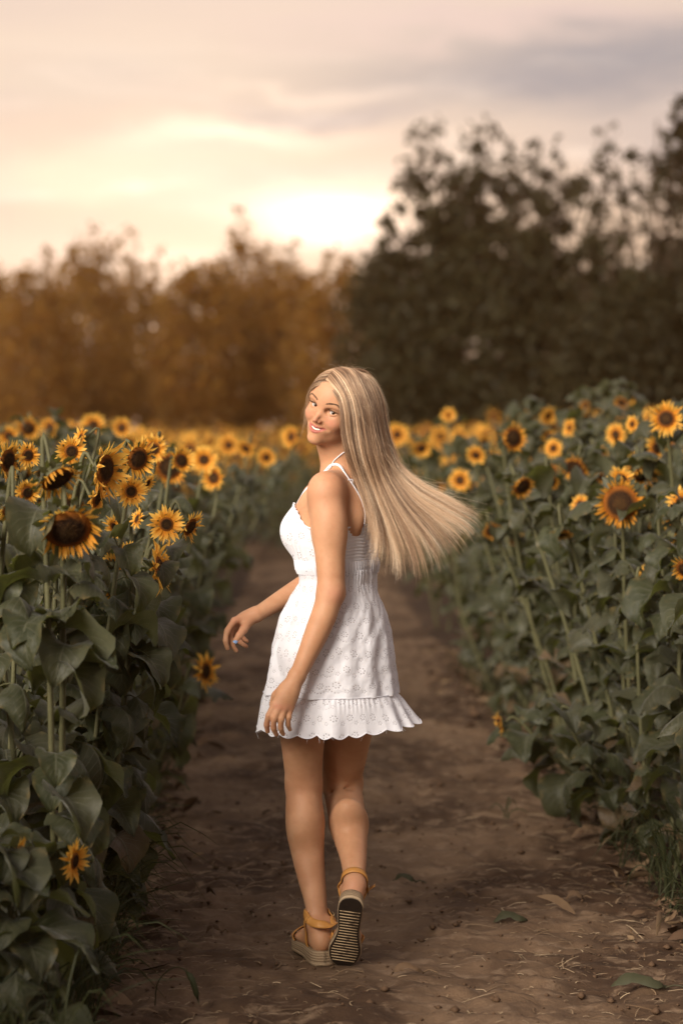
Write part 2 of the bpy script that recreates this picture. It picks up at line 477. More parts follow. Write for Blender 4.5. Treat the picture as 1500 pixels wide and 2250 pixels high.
def build_trees():
    def at(px, Y): p = P(px, HOR, Y); return (p.x, Y, 0)
    s = lambda Y: FPX / Y
    def tree(nm, px, Y, shapes, leaf, dens, mat, label, group, seed, trunk=None, twig=0):
        """shapes: crown lobes as (px offset, py centre, half width px, half height px, density) seen in the photo"""
        k = Y / FPX
        lobes = [(ox * k, CAMH + (HOR - py) * k, hw * k, hh * k, dn) for ox, py, hw, hh, dn in shapes]
        th = trunk if trunk else max(l[1] + l[3] for l in lobes) * .6
        return make_tree(nm, at(px, Y), lobes, leaf, dens, mat, label, group, seed, th, twig=twig)
    g1 = 'tall dark trees on the right'
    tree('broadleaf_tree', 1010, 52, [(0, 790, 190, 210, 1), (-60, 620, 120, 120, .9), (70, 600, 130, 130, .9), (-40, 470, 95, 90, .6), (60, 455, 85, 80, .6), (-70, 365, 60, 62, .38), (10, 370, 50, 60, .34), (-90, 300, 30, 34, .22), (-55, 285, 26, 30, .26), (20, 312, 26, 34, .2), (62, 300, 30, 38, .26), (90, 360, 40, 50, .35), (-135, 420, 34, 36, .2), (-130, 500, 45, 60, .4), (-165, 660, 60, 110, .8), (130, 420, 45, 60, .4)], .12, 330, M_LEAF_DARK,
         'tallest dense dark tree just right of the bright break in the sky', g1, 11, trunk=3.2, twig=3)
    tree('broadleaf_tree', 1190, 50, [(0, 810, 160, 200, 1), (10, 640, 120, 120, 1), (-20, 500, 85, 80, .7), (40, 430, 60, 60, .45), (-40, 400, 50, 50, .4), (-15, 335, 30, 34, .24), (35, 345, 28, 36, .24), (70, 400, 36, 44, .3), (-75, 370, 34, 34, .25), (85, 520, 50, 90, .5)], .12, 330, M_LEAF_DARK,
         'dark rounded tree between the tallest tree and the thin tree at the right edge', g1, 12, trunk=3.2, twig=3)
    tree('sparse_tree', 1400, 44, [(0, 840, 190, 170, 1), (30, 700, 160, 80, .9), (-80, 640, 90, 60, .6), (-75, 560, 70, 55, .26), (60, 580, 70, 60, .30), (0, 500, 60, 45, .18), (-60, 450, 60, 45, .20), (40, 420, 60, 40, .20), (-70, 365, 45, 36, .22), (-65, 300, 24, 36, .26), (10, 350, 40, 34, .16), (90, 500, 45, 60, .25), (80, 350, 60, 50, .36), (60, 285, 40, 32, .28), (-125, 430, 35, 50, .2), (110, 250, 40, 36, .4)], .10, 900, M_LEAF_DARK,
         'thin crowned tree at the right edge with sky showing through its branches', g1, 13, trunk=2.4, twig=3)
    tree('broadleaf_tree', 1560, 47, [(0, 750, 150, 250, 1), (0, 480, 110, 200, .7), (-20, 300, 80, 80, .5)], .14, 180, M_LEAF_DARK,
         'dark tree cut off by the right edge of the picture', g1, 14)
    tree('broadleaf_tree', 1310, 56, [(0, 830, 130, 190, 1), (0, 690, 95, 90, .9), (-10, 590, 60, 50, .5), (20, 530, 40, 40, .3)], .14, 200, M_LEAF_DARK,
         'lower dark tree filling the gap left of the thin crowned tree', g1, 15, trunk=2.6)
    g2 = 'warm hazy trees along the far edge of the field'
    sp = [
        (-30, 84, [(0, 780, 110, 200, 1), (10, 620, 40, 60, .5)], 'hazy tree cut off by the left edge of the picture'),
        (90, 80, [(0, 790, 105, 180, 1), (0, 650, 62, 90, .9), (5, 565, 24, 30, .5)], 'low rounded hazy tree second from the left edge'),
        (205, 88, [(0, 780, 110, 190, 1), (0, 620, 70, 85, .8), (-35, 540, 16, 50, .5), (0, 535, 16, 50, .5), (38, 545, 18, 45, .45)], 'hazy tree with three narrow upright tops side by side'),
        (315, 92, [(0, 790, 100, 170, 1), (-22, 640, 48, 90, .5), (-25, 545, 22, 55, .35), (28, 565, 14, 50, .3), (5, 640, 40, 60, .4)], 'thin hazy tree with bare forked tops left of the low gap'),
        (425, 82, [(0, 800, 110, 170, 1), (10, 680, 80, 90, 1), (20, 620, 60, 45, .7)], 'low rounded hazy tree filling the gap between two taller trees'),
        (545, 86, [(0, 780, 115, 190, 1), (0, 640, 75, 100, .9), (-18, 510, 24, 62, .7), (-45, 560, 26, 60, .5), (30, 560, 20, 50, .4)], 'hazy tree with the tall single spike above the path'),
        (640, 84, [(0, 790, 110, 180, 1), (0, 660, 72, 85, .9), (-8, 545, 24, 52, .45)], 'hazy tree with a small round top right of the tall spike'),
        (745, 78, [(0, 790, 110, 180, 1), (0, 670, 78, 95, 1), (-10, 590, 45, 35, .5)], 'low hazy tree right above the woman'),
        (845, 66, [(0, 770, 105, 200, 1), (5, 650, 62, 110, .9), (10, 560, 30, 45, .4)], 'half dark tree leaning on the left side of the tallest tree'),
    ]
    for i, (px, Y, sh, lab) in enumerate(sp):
        tree('hazy_tree', px, Y, sh, .14, 120, M_LEAF_GLOW if i < 8 else M_LEAF_DARK, lab, g2, 30 + i, twig=2)
    # a wood standing behind all of them, closing the view at its foot
    r = np.random.default_rng(77); pts = []
    for k in range(2600):
        x = r.uniform(-24, 24); y = r.uniform(96, 104); h = 4.6 + 1.6 * float(fbm(np.array(x * .3), np.array(.5), 3))
        z = r.uniform(0, 1) ** .8 * h; pts.append(np.array([x, y, z]) + r.normal(size=(14, 3)) * [.5, .5, .35])
    pts = np.concatenate(pts); v, f = leaf_cards(pts, .17, r)
    link('distant_wood', mesh_from('distant_wood', v, f, [M_LEAF_GLOW], False, attrs={'shade': np.repeat(r.random(len(pts)), 4)}), kind='stuff',
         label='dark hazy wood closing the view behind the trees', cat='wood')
if 'T' not in SKIP: build_trees()

if 'Z' not in SKIP:
    hz = bpy.data.materials.new('evening_haze'); hz.use_nodes = True; nt = hz.node_tree; nt.nodes.clear()
    ho_ = nt.nodes.new('ShaderNodeOutputMaterial'); hv = nt.nodes.new('ShaderNodeVolumePrincipled')
    hv.inputs['Color'].default_value = (1.0, .64, .30, 1); hv.inputs['Density'].default_value = .0010; hv.inputs['Anisotropy'].default_value = .78
    nt.links.new(hv.outputs[0], ho_.inputs['Volume'])
    x0, x1, y0, y1, z0, z1 = -60, 60, -8, 116, -1.3, 13.5
    vv = [(x, y, z) for x in (x0, x1) for y in (y0, y1) for z in (z0, z1)]
    me = mesh_from('haze', vv, np.array([(0, 1, 3, 2), (4, 6, 7, 5), (0, 4, 5, 1), (2, 3, 7, 6), (0, 2, 6, 4), (1, 5, 7, 3)]), [hz], False)
    link('haze', me, kind='stuff', label='thin warm evening haze over the field')
# ================================================================== sunflowers
def leaf_material():
    m, nt, b = material('sunflower_leaf', .52, .34)
    uv = coord(nt, 'UV'); u, v, _ = sep(nt, uv)           # u across -1..1 mapped 0..1, v along
    a = (u - .5).f('ABSOLUTE') * 2.0
    mid = a.step(.055, .02)
    ph = (v * 8.0 - a * 2.6); fr = (ph - ph.f('FLOOR') - .5).f('ABSOLUTE')
    side = fr.step(.10, .03) * a.step(1.0, .3)
    vein = mid.f('MAXIMUM', side * .75)
    rnd = obj_random(nt)
    n = noise(nt, coord(nt, 'Object'), 14.0, 4, .6)
    c = mixc(nt, n.step(.3, .7), (.022, .028, .010), (.056, .060, .027))
    c = mixc(nt, rnd * .6, c, (.052, .048, .028))
    sh = attr(nt, 'shade')
    c = mixc(nt, sh, c, (.11, .07, .038))                # withered leaves
    edge = a.step(.72, 1.0) * noise(nt, coord(nt, 'Object'), 22.0, 3, .6).step(.50, .66)
    c = mixc(nt, edge * .8, c, (.16, .115, .045))                # dry yellowed rims
    c = mixc(nt, vein * .45, c, (.15, .145, .095))
    geo = nt.nodes.new('ShaderNodeNewGeometry')
    c = mixc(nt, G(nt, geo.outputs['Backfacing']) * .5, c, (.105, .105, .072))
    setc(nt, b, c)
    bump(nt, b, vein * .6 + noise(nt, coord(nt, 'Object'), 90.0, 3, .6) * .5, .5, .004)
    b.inputs['Sheen Weight'].default_value = .12; b.inputs['Sheen Roughness'].default_value = .4
    add_translucent(nt, b, (.20, .22, .04), .24)
    return m
M_LEAF = leaf_material()
M_STEM, _nt, _b = material('sunflower_stem', .6, .3)
setc(_nt, _b, mixc(_nt, noise(_nt, mapping(_nt, coord(_nt), (30, 30, 6)), 3, 3), (.060, .062, .026), (.125, .115, .055)))
bump(_nt, _b, noise(_nt, coord(_nt), 160, 2), .4, .003)


def petal_material():
    m, nt, b = material('sunflower_petal', .6, .2)
    u, v, _ = sep(nt, coord(nt, 'UV'))
    c = mixc(nt, v.step(.0, .8), (.82, .34, .025), (.97, .63, .14))
    c = mixc(nt, attr(nt, 'shade'), c, (.62, .23, .018))
    st = (u * 40.0).f('SINE') * .5 + .5
    c = mixc(nt, st * .18, c, (.50, .17, .01))
    setc(nt, b, c)
    add_translucent(nt, b, (1.0, .60, .10), .45)
    return m
M_PETAL = petal_material()


def disc_material():
    m, nt, b = material('sunflower_disc', .85, .15)
    u, v, _ = sep(nt, coord(nt, 'UV'))     # v = radius 0..1
    n = noise(nt, coord(nt, 'Object'), 240.0, 3, .7)
    c = mixc(nt, v.step(.15, .55), (.055, .028, .010), (.022, .010, .005))
    c = mixc(nt, v.step(.60, .95), c, (.26, .085, .012))
    c = mixc(nt, n.step(.52, .75) * .55, c, (.34, .14, .02))
    setc(nt, b, c); bump(nt, b, n, .9, .004)
    return m
M_DISC = disc_material()
FM = [M_STEM, M_LEAF, M_PETAL, M_DISC]      # slots of the one-mesh plants


def leaf_arrays(r, L=.22, nl=9, nw=7, droop=1.2, pet=.09, cup=.25, wither=0.0, lod=False):
    """heart shaped blade on its stalk; grows along +Y, drooping to -Z; returns pieces for slot 0 (stalk) and 1 (blade)"""
    # the midrib curve
    ang0 = r.uniform(.25, .65); n = nl
    s = np.linspace(0, 1, n); a = ang0 - droop * s ** .8
    dy = np.cos(a); dz = np.sin(a); y = np.concatenate([[0], np.cumsum((dy[1:] + dy[:-1]) / 2)]) / (n - 1) * L; z = np.concatenate([[0], np.cumsum((dz[1:] + dz[:-1]) / 2)]) / (n - 1) * L
    pa = ang0 + .25; p1 = np.array([0, math.cos(pa) * pet, math.sin(pa) * pet])
    stalk = tube(smooth_path([(0, 0, 0), p1 * .5 + [0, 0, .008], p1], 5), [.0042, .0035, .003, .003, .0028], 4, False)
    if lod: stalk = tube([(0, 0, 0), p1], [.004, .003], 3, False)
    w = np.array([np.interp(t, [0, .06, .18, .35, .55, .75, .9, 1], [.28, .70, .96, 1.0, .84, .50, .20, .0]) for t in s]) * L * .44
    u = np.linspace(-1, 1, nw)
    U, S = np.meshgrid(u, s)
    W = w[:, None]; nrm = np.stack([np.zeros(n), -np.sin(a), np.cos(a)], 1)
    tw = r.uniform(-.5, .5) * s[:, None]
    off = cup * np.abs(U) ** 1.3 * W * .9 * (1 if r.random() < .7 else -1) + .055 * L * np.sin(S * 15 + U * 3 + r.uniform(0, 6)) * np.abs(U) ** 2 + .02 * L * np.sin(U * 9 + S * 7)
    off = off + tw * U * W
    back = np.where(S < .12, -(.12 - S) * 1.2 * np.abs(U) * L, 0)     # heart lobes
    X = U * W * (1 - .15 * cup)
    Yv = y[:, None] + nrm[:, 1:2] * off + back * np.cos(a)[:, None]; Zv = z[:, None] + nrm[:, 2:3] * off + back * np.sin(a)[:, None]
    v = np.stack([X, Yv + p1[1], Zv + p1[2]], -1).reshape(-1, 3)
    i = (np.arange(n - 1)[:, None] * nw + np.arange(nw - 1)[None]).ravel()
    f = np.stack([i, i + 1, i + nw + 1, i + nw], 1)
    uv = np.stack([(U + 1) / 2, S], -1).reshape(-1, 2)
    return stalk, (v, f, uv), wither


def add_leaf(mb, M, leaf, bm=1, sm=0):
    st, (v, f, uv), wi = leaf
    mb.add(xf(M, st[0]), st[1], None, sm)
    mb.add(xf(M, v), f, uv, bm, wi)


def xf(M, v):
    M = np.array(M); return np.asarray(v) @ M[:3, :3].T + M[:3, 3]


def head_arrays(r, R=.048, pl=.055, npet=30, mode='open', seg=4, dseg=18):
    """returns dict of pieces for receptacle (slot 0), bracts (1), petals (2), disc (3); faces +Z"""
    out = {}
    # domed disc with floret bumps
    rings = 6 if dseg > 10 else (3 if dseg > 6 else 2); v = [(0, 0, R * .22)]; uv = [(0, 0)]
    for k in range(1, rings + 1):
        t = k / rings
        for j in range(dseg):
            a = 2 * PI * (j + .5 * (k % 2)) / dseg
            rr = R * t; zz = R * .22 * (1 - t ** 2.2) + (R * .05 * (1 if (j + k) % 2 else -1) if k < rings else -R * .03)
            if mode == 'open' and t < .35: zz -= R * .10
            v.append((rr * math.cos(a), rr * math.sin(a), zz)); uv.append((j / dseg, t))
    f = [(0, 1 + j, 1 + (j + 1) % dseg, 1 + (j + 1) % dseg) for j in range(dseg)]
    for k in range(1, rings):
        for j in range(dseg):
            j2 = (j + 1) % dseg; a0 = 1 + (k - 1) * dseg; b0 = 1 + k * dseg
            f.append((a0 + j, b0 + j, b0 + j2, a0 + j2))
    out['disc'] = (np.array(v), np.array(f), np.array(uv))
    # green back of the head
    v = []; f = []; prof = [(1.02, .0), (1.03, -.18), (.85, -.42), (.5, -.6), (.18, -.72)] if dseg > 6 else [(1.02, .0), (.9, -.4)]
    for (pr, pz) in prof:
        for j in range(dseg):
            a = 2 * PI * j / dseg; v.append((R * pr * math.cos(a), R * pr * math.sin(a), R * pz))
    for k in range(len(prof) - 1):
        for j in range(dseg):
            j2 = (j + 1) % dseg; f.append((k * dseg + j, (k + 1) * dseg + j, (k + 1) * dseg + j2, k * dseg + j2))
    v.append((0, 0, R * -.74)); c = len(v) - 1
    for j in range(dseg): f.append(((len(prof) - 1) * dseg + j, c, ((len(prof) - 1) * dseg + (j + 1) % dseg), ((len(prof) - 1) * dseg + (j + 1) % dseg)))
    out['back'] = (np.array(v), np.array(f), None)

    def blade(a, r0, L, w, tilt, curl, tw, z0, n=seg):
        s = np.linspace(0, 1, n); ang = tilt + curl * s
        rad = r0 + np.concatenate([[0], np.cumsum(np.cos(ang[:-1]))]) * L / (n - 1)
        zz = z0 + np.concatenate([[0], np.cumsum(np.sin(ang[:-1]))]) * L / (n - 1)
        ww = w * np.array([np.interp(t, [0, .3, .6, .85, 1], [.55, 1.0, .95, .5, .03]) for t in s])
        ca, sa = math.cos(a), math.sin(a); side = np.array([-sa, ca, 0])
        vs = []
        for k in range(n):
            c_ = np.array([rad[k] * ca, rad[k] * sa, zz[k]]); t = tw * s[k]
            d = side * math.cos(t) + np.array([0, 0, math.sin(t)])
            vs += [c_ - d * ww[k] / 2, c_ + np.array([0, 0, -ww[k] * .18]), c_ + d * ww[k] / 2]
        fs = []
        for k in range(n - 1):
            for q in (0, 1): fs.append((k * 3 + q, k * 3 + q + 1, k * 3 + q + 4, k * 3 + q + 3))
        uvs = [(q / 2, s[k]) for k in range(n) for q in range(3)]
        return np.array(vs), np.array(fs), np.array(uvs)
    pet = []
    for layer in (0, 1):
        n = npet // 2
        for j in range(n):
            a = 2 * PI * (j + .5 * layer + r.uniform(-.28, .28)) / n
            if mode == 'open': tilt, curl = r.uniform(-.15, .65) - .15 * layer, r.uniform(-1.0, .6)
            elif mode == 'wilt': tilt, curl = r.uniform(.2, 1.3), r.uniform(-1.0, 1.4)
            else: tilt, curl = r.uniform(.0, .9), r.uniform(-1.2, 1.0)
            if mode == 'wilt' and r.random() < .12: continue
            pet.append(blade(a, R * .96, pl * r.uniform(.72, 1.15), pl * r.uniform(.22, .36) * (1 if mode == 'open' else .75), tilt, curl, r.uniform(-.8, .8), -R * .02 * layer) + (r.uniform(0, .5),))
    out['petals'] = pet
    br = []
    for layer in (0, 1):
        n = 11
        for j in range(n):
            a = 2 * PI * (j + .5 * layer + r.uniform(-.2, .2)) / n
            br.append(blade(a, R * 1.0, R * r.uniform(.5, .85), R * .42, r.uniform(-.3, .8), r.uniform(-1.0, .9), r.uniform(-.4, .4), -R * (.15 + .2 * layer), 3))
    out['bracts'] = br
    return out


def rot_to(d, roll=0.0):
    """matrix taking +Z to d"""
    return Vector(d).normalized().to_track_quat('Z', 'Y').to_matrix().to_4x4() @ Matrix.Rotation(roll, 4, 'Z')


FR = np.random.default_rng(21)
LEAF_ME = []; LEAF_RAW = []; LEAF_LOD = [leaf_arrays(np.random.default_rng(70 + q), L=.23, nl=4, nw=4, droop=1.2 + .12 * (q % 9), pet=.08, cup=.3 + .07 * (q % 5), lod=True) for q in range(14)]
for k in range(14):
    lf = leaf_arrays(FR, L=.22, droop=FR.uniform(1.1, 2.9), pet=FR.uniform(.06, .13), cup=FR.uniform(.20, .95), nl=12, nw=9, wither=0.0 if k < 12 else .9)
    LEAF_RAW.append(leaf_arrays(FR, L=.22, nl=6, nw=5, droop=FR.uniform(1.1, 2.6), pet=.08, cup=FR.uniform(.2, .9), wither=0.0 if k < 12 else .8))
    mb = MB(); add_leaf(mb, Matrix(), lf); LEAF_ME.append(mb.build('leaf', [M_STEM, M_LEAF]))
HEAD_SETS = []
for mode, R, pl, n in [('open', .034, .060, 34), ('open', .040, .058, 36), ('half', .048, .060, 38), ('half', .052, .055, 36), ('wilt', .062, .046, 44), ('wilt', .066, .042, 48), ('open', .030, .050, 30)]:
    h = head_arrays(FR, R, pl, n, mode)
    mb = MB(); mb.add(*h['back']);
    for b_ in h['bracts']: mb.add(*b_[:2], b_[2], 1)
    back = mb.build('flower_head', [M_STEM, M_LEAF])
    mb = MB(); mb.add(*h['disc']); disc = mb.build('seed_disc', [M_DISC])
    mb = MB()
    for p_ in h['petals']: mb.add(p_[0], p_[1], p_[2], 0, min(1, p_[3] + (.45 if mode == 'wilt' else 0)))
    pet = mb.build('petals', [M_PETAL])
    HEAD_SETS.append(dict(pl=pl, back=back, disc=disc, petals=pet, R=R, mode=mode))
MODES = {'open': [0, 1, 6], 'half': [2, 3], 'wilt': [4, 5]}


def stem_curve(base, head, face, R, bow, r):
    """from the ground up to the back of the head, bending over into it"""
    base = np.array(base, float); head = np.array(head, float); face = np.array(face, float)
    neck = head - face * R * .7; up = neck - face * .05 + np.array([0, 0, .012 if face[2] > -.3 else .028])
    H = neck[2] - base[2]
    c = [base, base + (up - base) * .35 + bow, base + (up - base) * .72 + bow * .8, up, neck]
    return smooth_path(c, 22)


def sunflower(head, face, size=1.0, mode='open', base=None, leaves=13, label=None, group=None, seed=0, leafL=(.50, .88), idx=None, lowest=.16, name='sunflower', az_bias=None, zstop=.93):
    """one plant with its parts; head and base are places on the map"""
    r = np.random.default_rng(seed + 1000)
    head = Vector(head); face = Vector(face).normalized()
    if base is None:
        base = Vector((head.x + r.uniform(-.12, .12), head.y + r.uniform(-.05, .2), 0))
    base = Vector((base[0], base[1], float(ground_z(np.array(base[0]), np.array(base[1]))) - .01))
    root = link(name, None, label=label, cat='sunflower', group=group); root.location = base
    hs = HEAD_SETS[idx if idx is not None else int(r.choice(MODES[mode]))]
    hl = head - base
    bow = np.array([r.uniform(-.05, .05), r.uniform(-.05, .05), 0])
    sc = stem_curve((0, 0, -.02), hl, face, hs['R'] * size, bow, r)
    H = hl.z
    rad = np.interp(np.linspace(0, 1, 22), [0, .7, .93, 1], [.0092, .0070, .0048, .0070]) * (.75 + .3 * size)
    mb = MB(); mb.add(*tube(sc, rad, 8)[:2]); link('stem', mb.build('stem', [M_STEM]), root)
    M = Matrix.Translation(hl) @ rot_to(face, r.uniform(0, 6)) @ Matrix.Scale(size, 4)
    ho = link('flower_head', hs['back'], root, mat=M)
    link('petals', hs['petals'], ho, kind='stuff'); link('seed_disc', hs['disc'], ho)
    az = r.uniform(0, 6.28)
    for k in range(leaves):
        t = lowest + (zstop - lowest) * (k + r.uniform(-.3, .3)) / max(1, leaves - 1); t = min(max(t, .08), .96)
        q = sc[int(t * 19)]
        az += 2.4 + r.uniform(-.4, .4)
        a = az if az_bias is None or r.random() < .35 else az_bias + r.uniform(-1.1, 1.1)
        s = r.uniform(*leafL) * np.interp(t, [0, .25, .6, .85, 1], [.75, 1.0, 1.05, .8, .5])
        pick = int(r.integers(0, 12)) if t > .28 or r.random() < .6 else int(r.integers(12, 14))
        M = Matrix.Translation(Vector(q)) @ Matrix.Rotation(a, 4, 'Z') @ Matrix.Rotation(r.uniform(-.5, .45), 4, 'X') @ Matrix.Rotation(r.uniform(-.3, .3), 4, 'Y') @ Matrix.Scale(s, 4)
        link('leaf', LEAF_ME[pick], root, mat=M)
    return root


HERO_DIAMETER = [150, 120, 130, 66, 50, 92, 66, 80, 90, 85, 74, 76, 60, 110, 70, 60, 60, 80, 88, 90, 60, 42, 72, 112, 60, 64, 56, 76, 80, 56, 32, 80, 38, 50, 38, 70, 45, 55, 35, 50, 50, 45, 25, 55, 48, 60, 48, 50, 56, 62, 64, 44, 60, 50, 46, 58, 48, 52, 46, 46, 44, 42, 52, 56]      # photo pixels across
TOC = Vector((0, -1, 0))
def face_vec(yaw, tilt):
    """yaw: + turns to the right of the picture seen from the camera (0 = facing it); tilt: + up"""
    y, t = math.radians(yaw), math.radians(tilt)
    return Vector((math.sin(y) * math.cos(t), -math.cos(y) * math.cos(t), math.sin(t)))

# heads that the photograph shows one by one: (px, py, distance, yaw, tilt, size, head kind, leaves, label)
HERO = [
    (150, 1163, 5.9, 15, -38, 1.08, 5, 9, 'huge drooping sunflower with a bare brown disc and shrivelled orange petals hanging below it'),
    (128, 1052, 5.95, 50, -48, 1.05, 4, 7, 'drooping sunflower seen from behind with a big grey leaf folded over its neck'),
    (232, 1032, 6.6, 62, -6, 1.25, 2, 8, 'large pale yellow sunflower turned sideways so its disc is a narrow slit'),
    (157, 992, 6.9, 20, 2, .95, 1, 8, 'small round sunflower facing the camera above the drooping grey leaf'),
    (178, 962, 7.6, -60, 10, .8, 0, 6, 'small pale sunflower seen edge on behind the highest round one at left'),
    (303, 1008, 6.9, 38, -12, 1.08, 3, 8, 'sunflower with an oval brown disc right of the large sideways one'),
    (288, 1080, 6.7, 12, 5, .84, 0, 8, 'small round sunflower alone under the row of high heads at left'),
    (214, 1096, 6.6, 70, -15, .95, 1, 7, 'sunflower turned away to the right beside the huge drooping one'),
    (18, 1012, 6.3, 60, -8, 1.1, 3, 8, 'narrow sideways sunflower cut by the left edge of the picture'),
    (32, 1122, 6.0, 20, -60, .92, 4, 8, 'dark wilted sunflower hanging near the left edge'),
    (366, 1152, 6.9, 8, 5, .95, 0, 9, 'round yellow sunflower on a long slanting stem leaning over the path'),
    (418, 1158, 7.1, 62, -25, .95, 3, 7, 'ragged sunflower touching the round one that leans over the path'),
    (282, 1222, 7.0, 25, 12, .86, 1, 8, 'half hidden sunflower behind the slanting stem'),
    (350, 1248, 6.9, 78, 8, 1.05, 1, 8, 'tall narrow sunflower seen edge on below the leaning pair'),
    (374, 1222, 7.3, 85, 0, .8, 0, 6, 'small edge on sunflower just right of the tall narrow one'),
    (254, 1300, 7.0, 5, -15, .82, 3, 7, 'orange sunflower low among leaves at left'),
    (250, 1245, 7.0, 150, 15, .72, 0, 6, 'small sunflower showing its green back left of the slanting stem'),
    (452, 1475, 9.5, 60, 0, .95, 1, 8, 'low yellow sunflower poking out over the left edge of the path'),
    (165, 1892, 5.95, 68, -5, .62, 0, 5, 'lone small sunflower near the ground in the dark lower left corner'),
    (372, 1025, 9.6, 10, -8, 1.15, 4, 8, 'blurred sunflower with a wide brown disc left of the pale round one'),
    (448, 1010, 10.5, 0, 8, 1.15, 0, 8, 'blurred pale round sunflower with a tiny dark centre'),
    (585, 1005, 14, 15, 0, 1.2, 1, 8, 'blurred orange sunflower with a dark centre left of the woman'),
    (1125, 962, 10.5, 28, 0, 1.12, 4, 9, 'upright sunflower with a large dark oval centre standing above the right field'),
    (1362, 1105, 8.6, -12, -6, 1.12, 5, 10, 'big sunflower with a tall dark brown disc at the right'),
    (1365, 1052, 8.9, 25, 35, .95, 1, 8, 'sunflower crowning the big brown disc at the right'),
    (1146, 1068, 9.6, 32, -28, 1.02, 4, 9, 'dark centred sunflower bowing to the right, left one of a close pair'),
    (1202, 1058, 9.9, 0, -48, .98, 5, 9, 'dark centred sunflower with a drooping lip, right one of a close pair'),
    (1262, 1026, 10.2, -30, -40, 1.12, 4, 9, 'bowed sunflower above the big brown disc at the right'),
    (1412, 1042, 9.6, 20, -50, 1.15, 4, 9, 'bowed sunflower whose rim is lit above the big brown disc'),
    (1232, 1172, 9.2, 0, -65, .9, 5, 9, 'sunflower hanging face down among the leaves of the right field'),
    (985, 912, 16, 0, 0, .95, 0, 8, 'lone blurred sunflower standing higher than its neighbours near the hair'),
    (1462, 920, 9.2, -10, 10, 1.1, 2, 9, 'tallest bright sunflower at the upper right corner of the field'),
    (1388, 932, 10, -50, 5, .8, 0, 9, 'small sideways sunflower left of the tallest bright one'),
    (1352, 955, 11, -40, -5, .9, 1, 8, 'sunflower seen from the side below the dark trees at right'),
    (1250, 940, 12, -55, 8, .85, 6, 8, 'sideways sunflower standing alone between two gaps of the right field'),
    (1496, 1105, 8.6, -40, 0, 1.0, 1, 9, 'sunflower cut by the right edge of the picture'),
    (1420, 1265, 8.6, 140, 0, .8, 6, 8, 'small sunflower turned away among leaves at right'),
    (1097, 1590, 9.3, -75, -5, .95, 3, 7, 'low sunflower seen edge on at the right border of the path'),
    (1270, 1565, 8.6, 80, 0, .6, 6, 6, 'tiny yellow bloom low in the right hand leaves'),
    (1010, 1055, 12.5, -20, 0, 1.0, 1, 8, 'blurred sunflower just right of the flying hair'),
    (1080, 1165, 10.6, 10, -30, .95, 4, 8, 'dark bowed sunflower touching the tips of the hair'),
    (1272, 1108, 9.6, -50, 15, .9, 1, 8, 'sunflower half covered by leaves left of the big brown disc'),
    (1180, 940, 15, 20, 0, .8, 6, 8, 'small orange bloom behind the upright dark centred sunflower'),
    (205, 935, 13, 10, 0, 1.0, 1, 8, 'blurred sunflower above the near group at left'),
    (268, 940, 13.5, -15, 0, .95, 2, 8, 'blurred sunflower right above the oval disc of the near group'),
    (62, 940, 12, 0, -20, 1.0, 3, 8, 'blurred sunflower in the far left top of the field'),
    (502, 978, 17, 0, 0, 1.1, 1, 8, 'blurred sunflower standing a little higher than the far left field'),
    (872, 955, 19, 0, 0, 1.2, 1, 8, 'blurred sunflower close to the right side of the hair'),
    (62, 1000, 6.7, 15, 5, 1, 1, 7, 'small bloom between the left edge and the highest round one'),
    (338, 985, 8.2, 20, 5, 1, 1, 7, 'soft sunflower just above the oval disc, slightly to its right'),
    (398, 1012, 8.6, -10, 5, 1, 2, 7, 'soft yellow sunflower between the wide brown disc and the pale round one'),
    (325, 1062, 7.8, 40, 0, 1, 0, 7, 'small soft bloom right of the round one below the high row'),
    (60, 1082, 6.3, 35, -15, 1, 1, 6, 'bloom half hidden under the folded grey leaf at left'),
    (250, 1158, 6.9, 70, 10, 1, 0, 6, 'small side facing bloom right of the huge drooping head'),
    (302, 1140, 7.4, -20, 8, 1, 1, 6, 'small bloom left of the leaning pair'),
    (470, 1050, 10.5, 20, 0, 1, 2, 7, 'blurred bloom under the pale round sunflower'),
    (540, 985, 13, 5, 0, 1, 1, 7, 'blurred bloom between the pale round one and the orange one'),
    (640, 960, 15, 0, 0, 1, 2, 7, 'blurred bloom touching the left side of the woman\'s cheek'),
    (925, 985, 14, 0, 0, 1, 2, 7, 'blurred bloom below the lone high sunflower near the hair'),
    (1062, 975, 13, 20, 0, 1, 2, 7, 'blurred bloom left of the upright dark centred sunflower'),
    (1045, 1000, 12, -20, 0, 1, 1, 7, 'blurred bloom low left of the upright dark centred sunflower'),
    (1215, 985, 12, 10, 10, 1, 1, 7, 'blurred bloom above the close pair of dark centred heads'),
    (1310, 1000, 11, -20, 5, 1, 2, 7, 'bloom above and left of the big brown disc'),
    (1440, 985, 10, 10, 5, 1, 1, 8, 'bloom under the tallest bright sunflower'),
]


def in_path(x, y, m=.0): return abs(x - float(path_cx(y))) < float(path_hw(y)) + m


def keep_off(x, y, side, m=.08):
    cx_, hw = float(path_cx(y)), float(path_hw(y)) + m
    if side < 0: return min(x, cx_ - hw)
    return max(x, cx_ + hw)


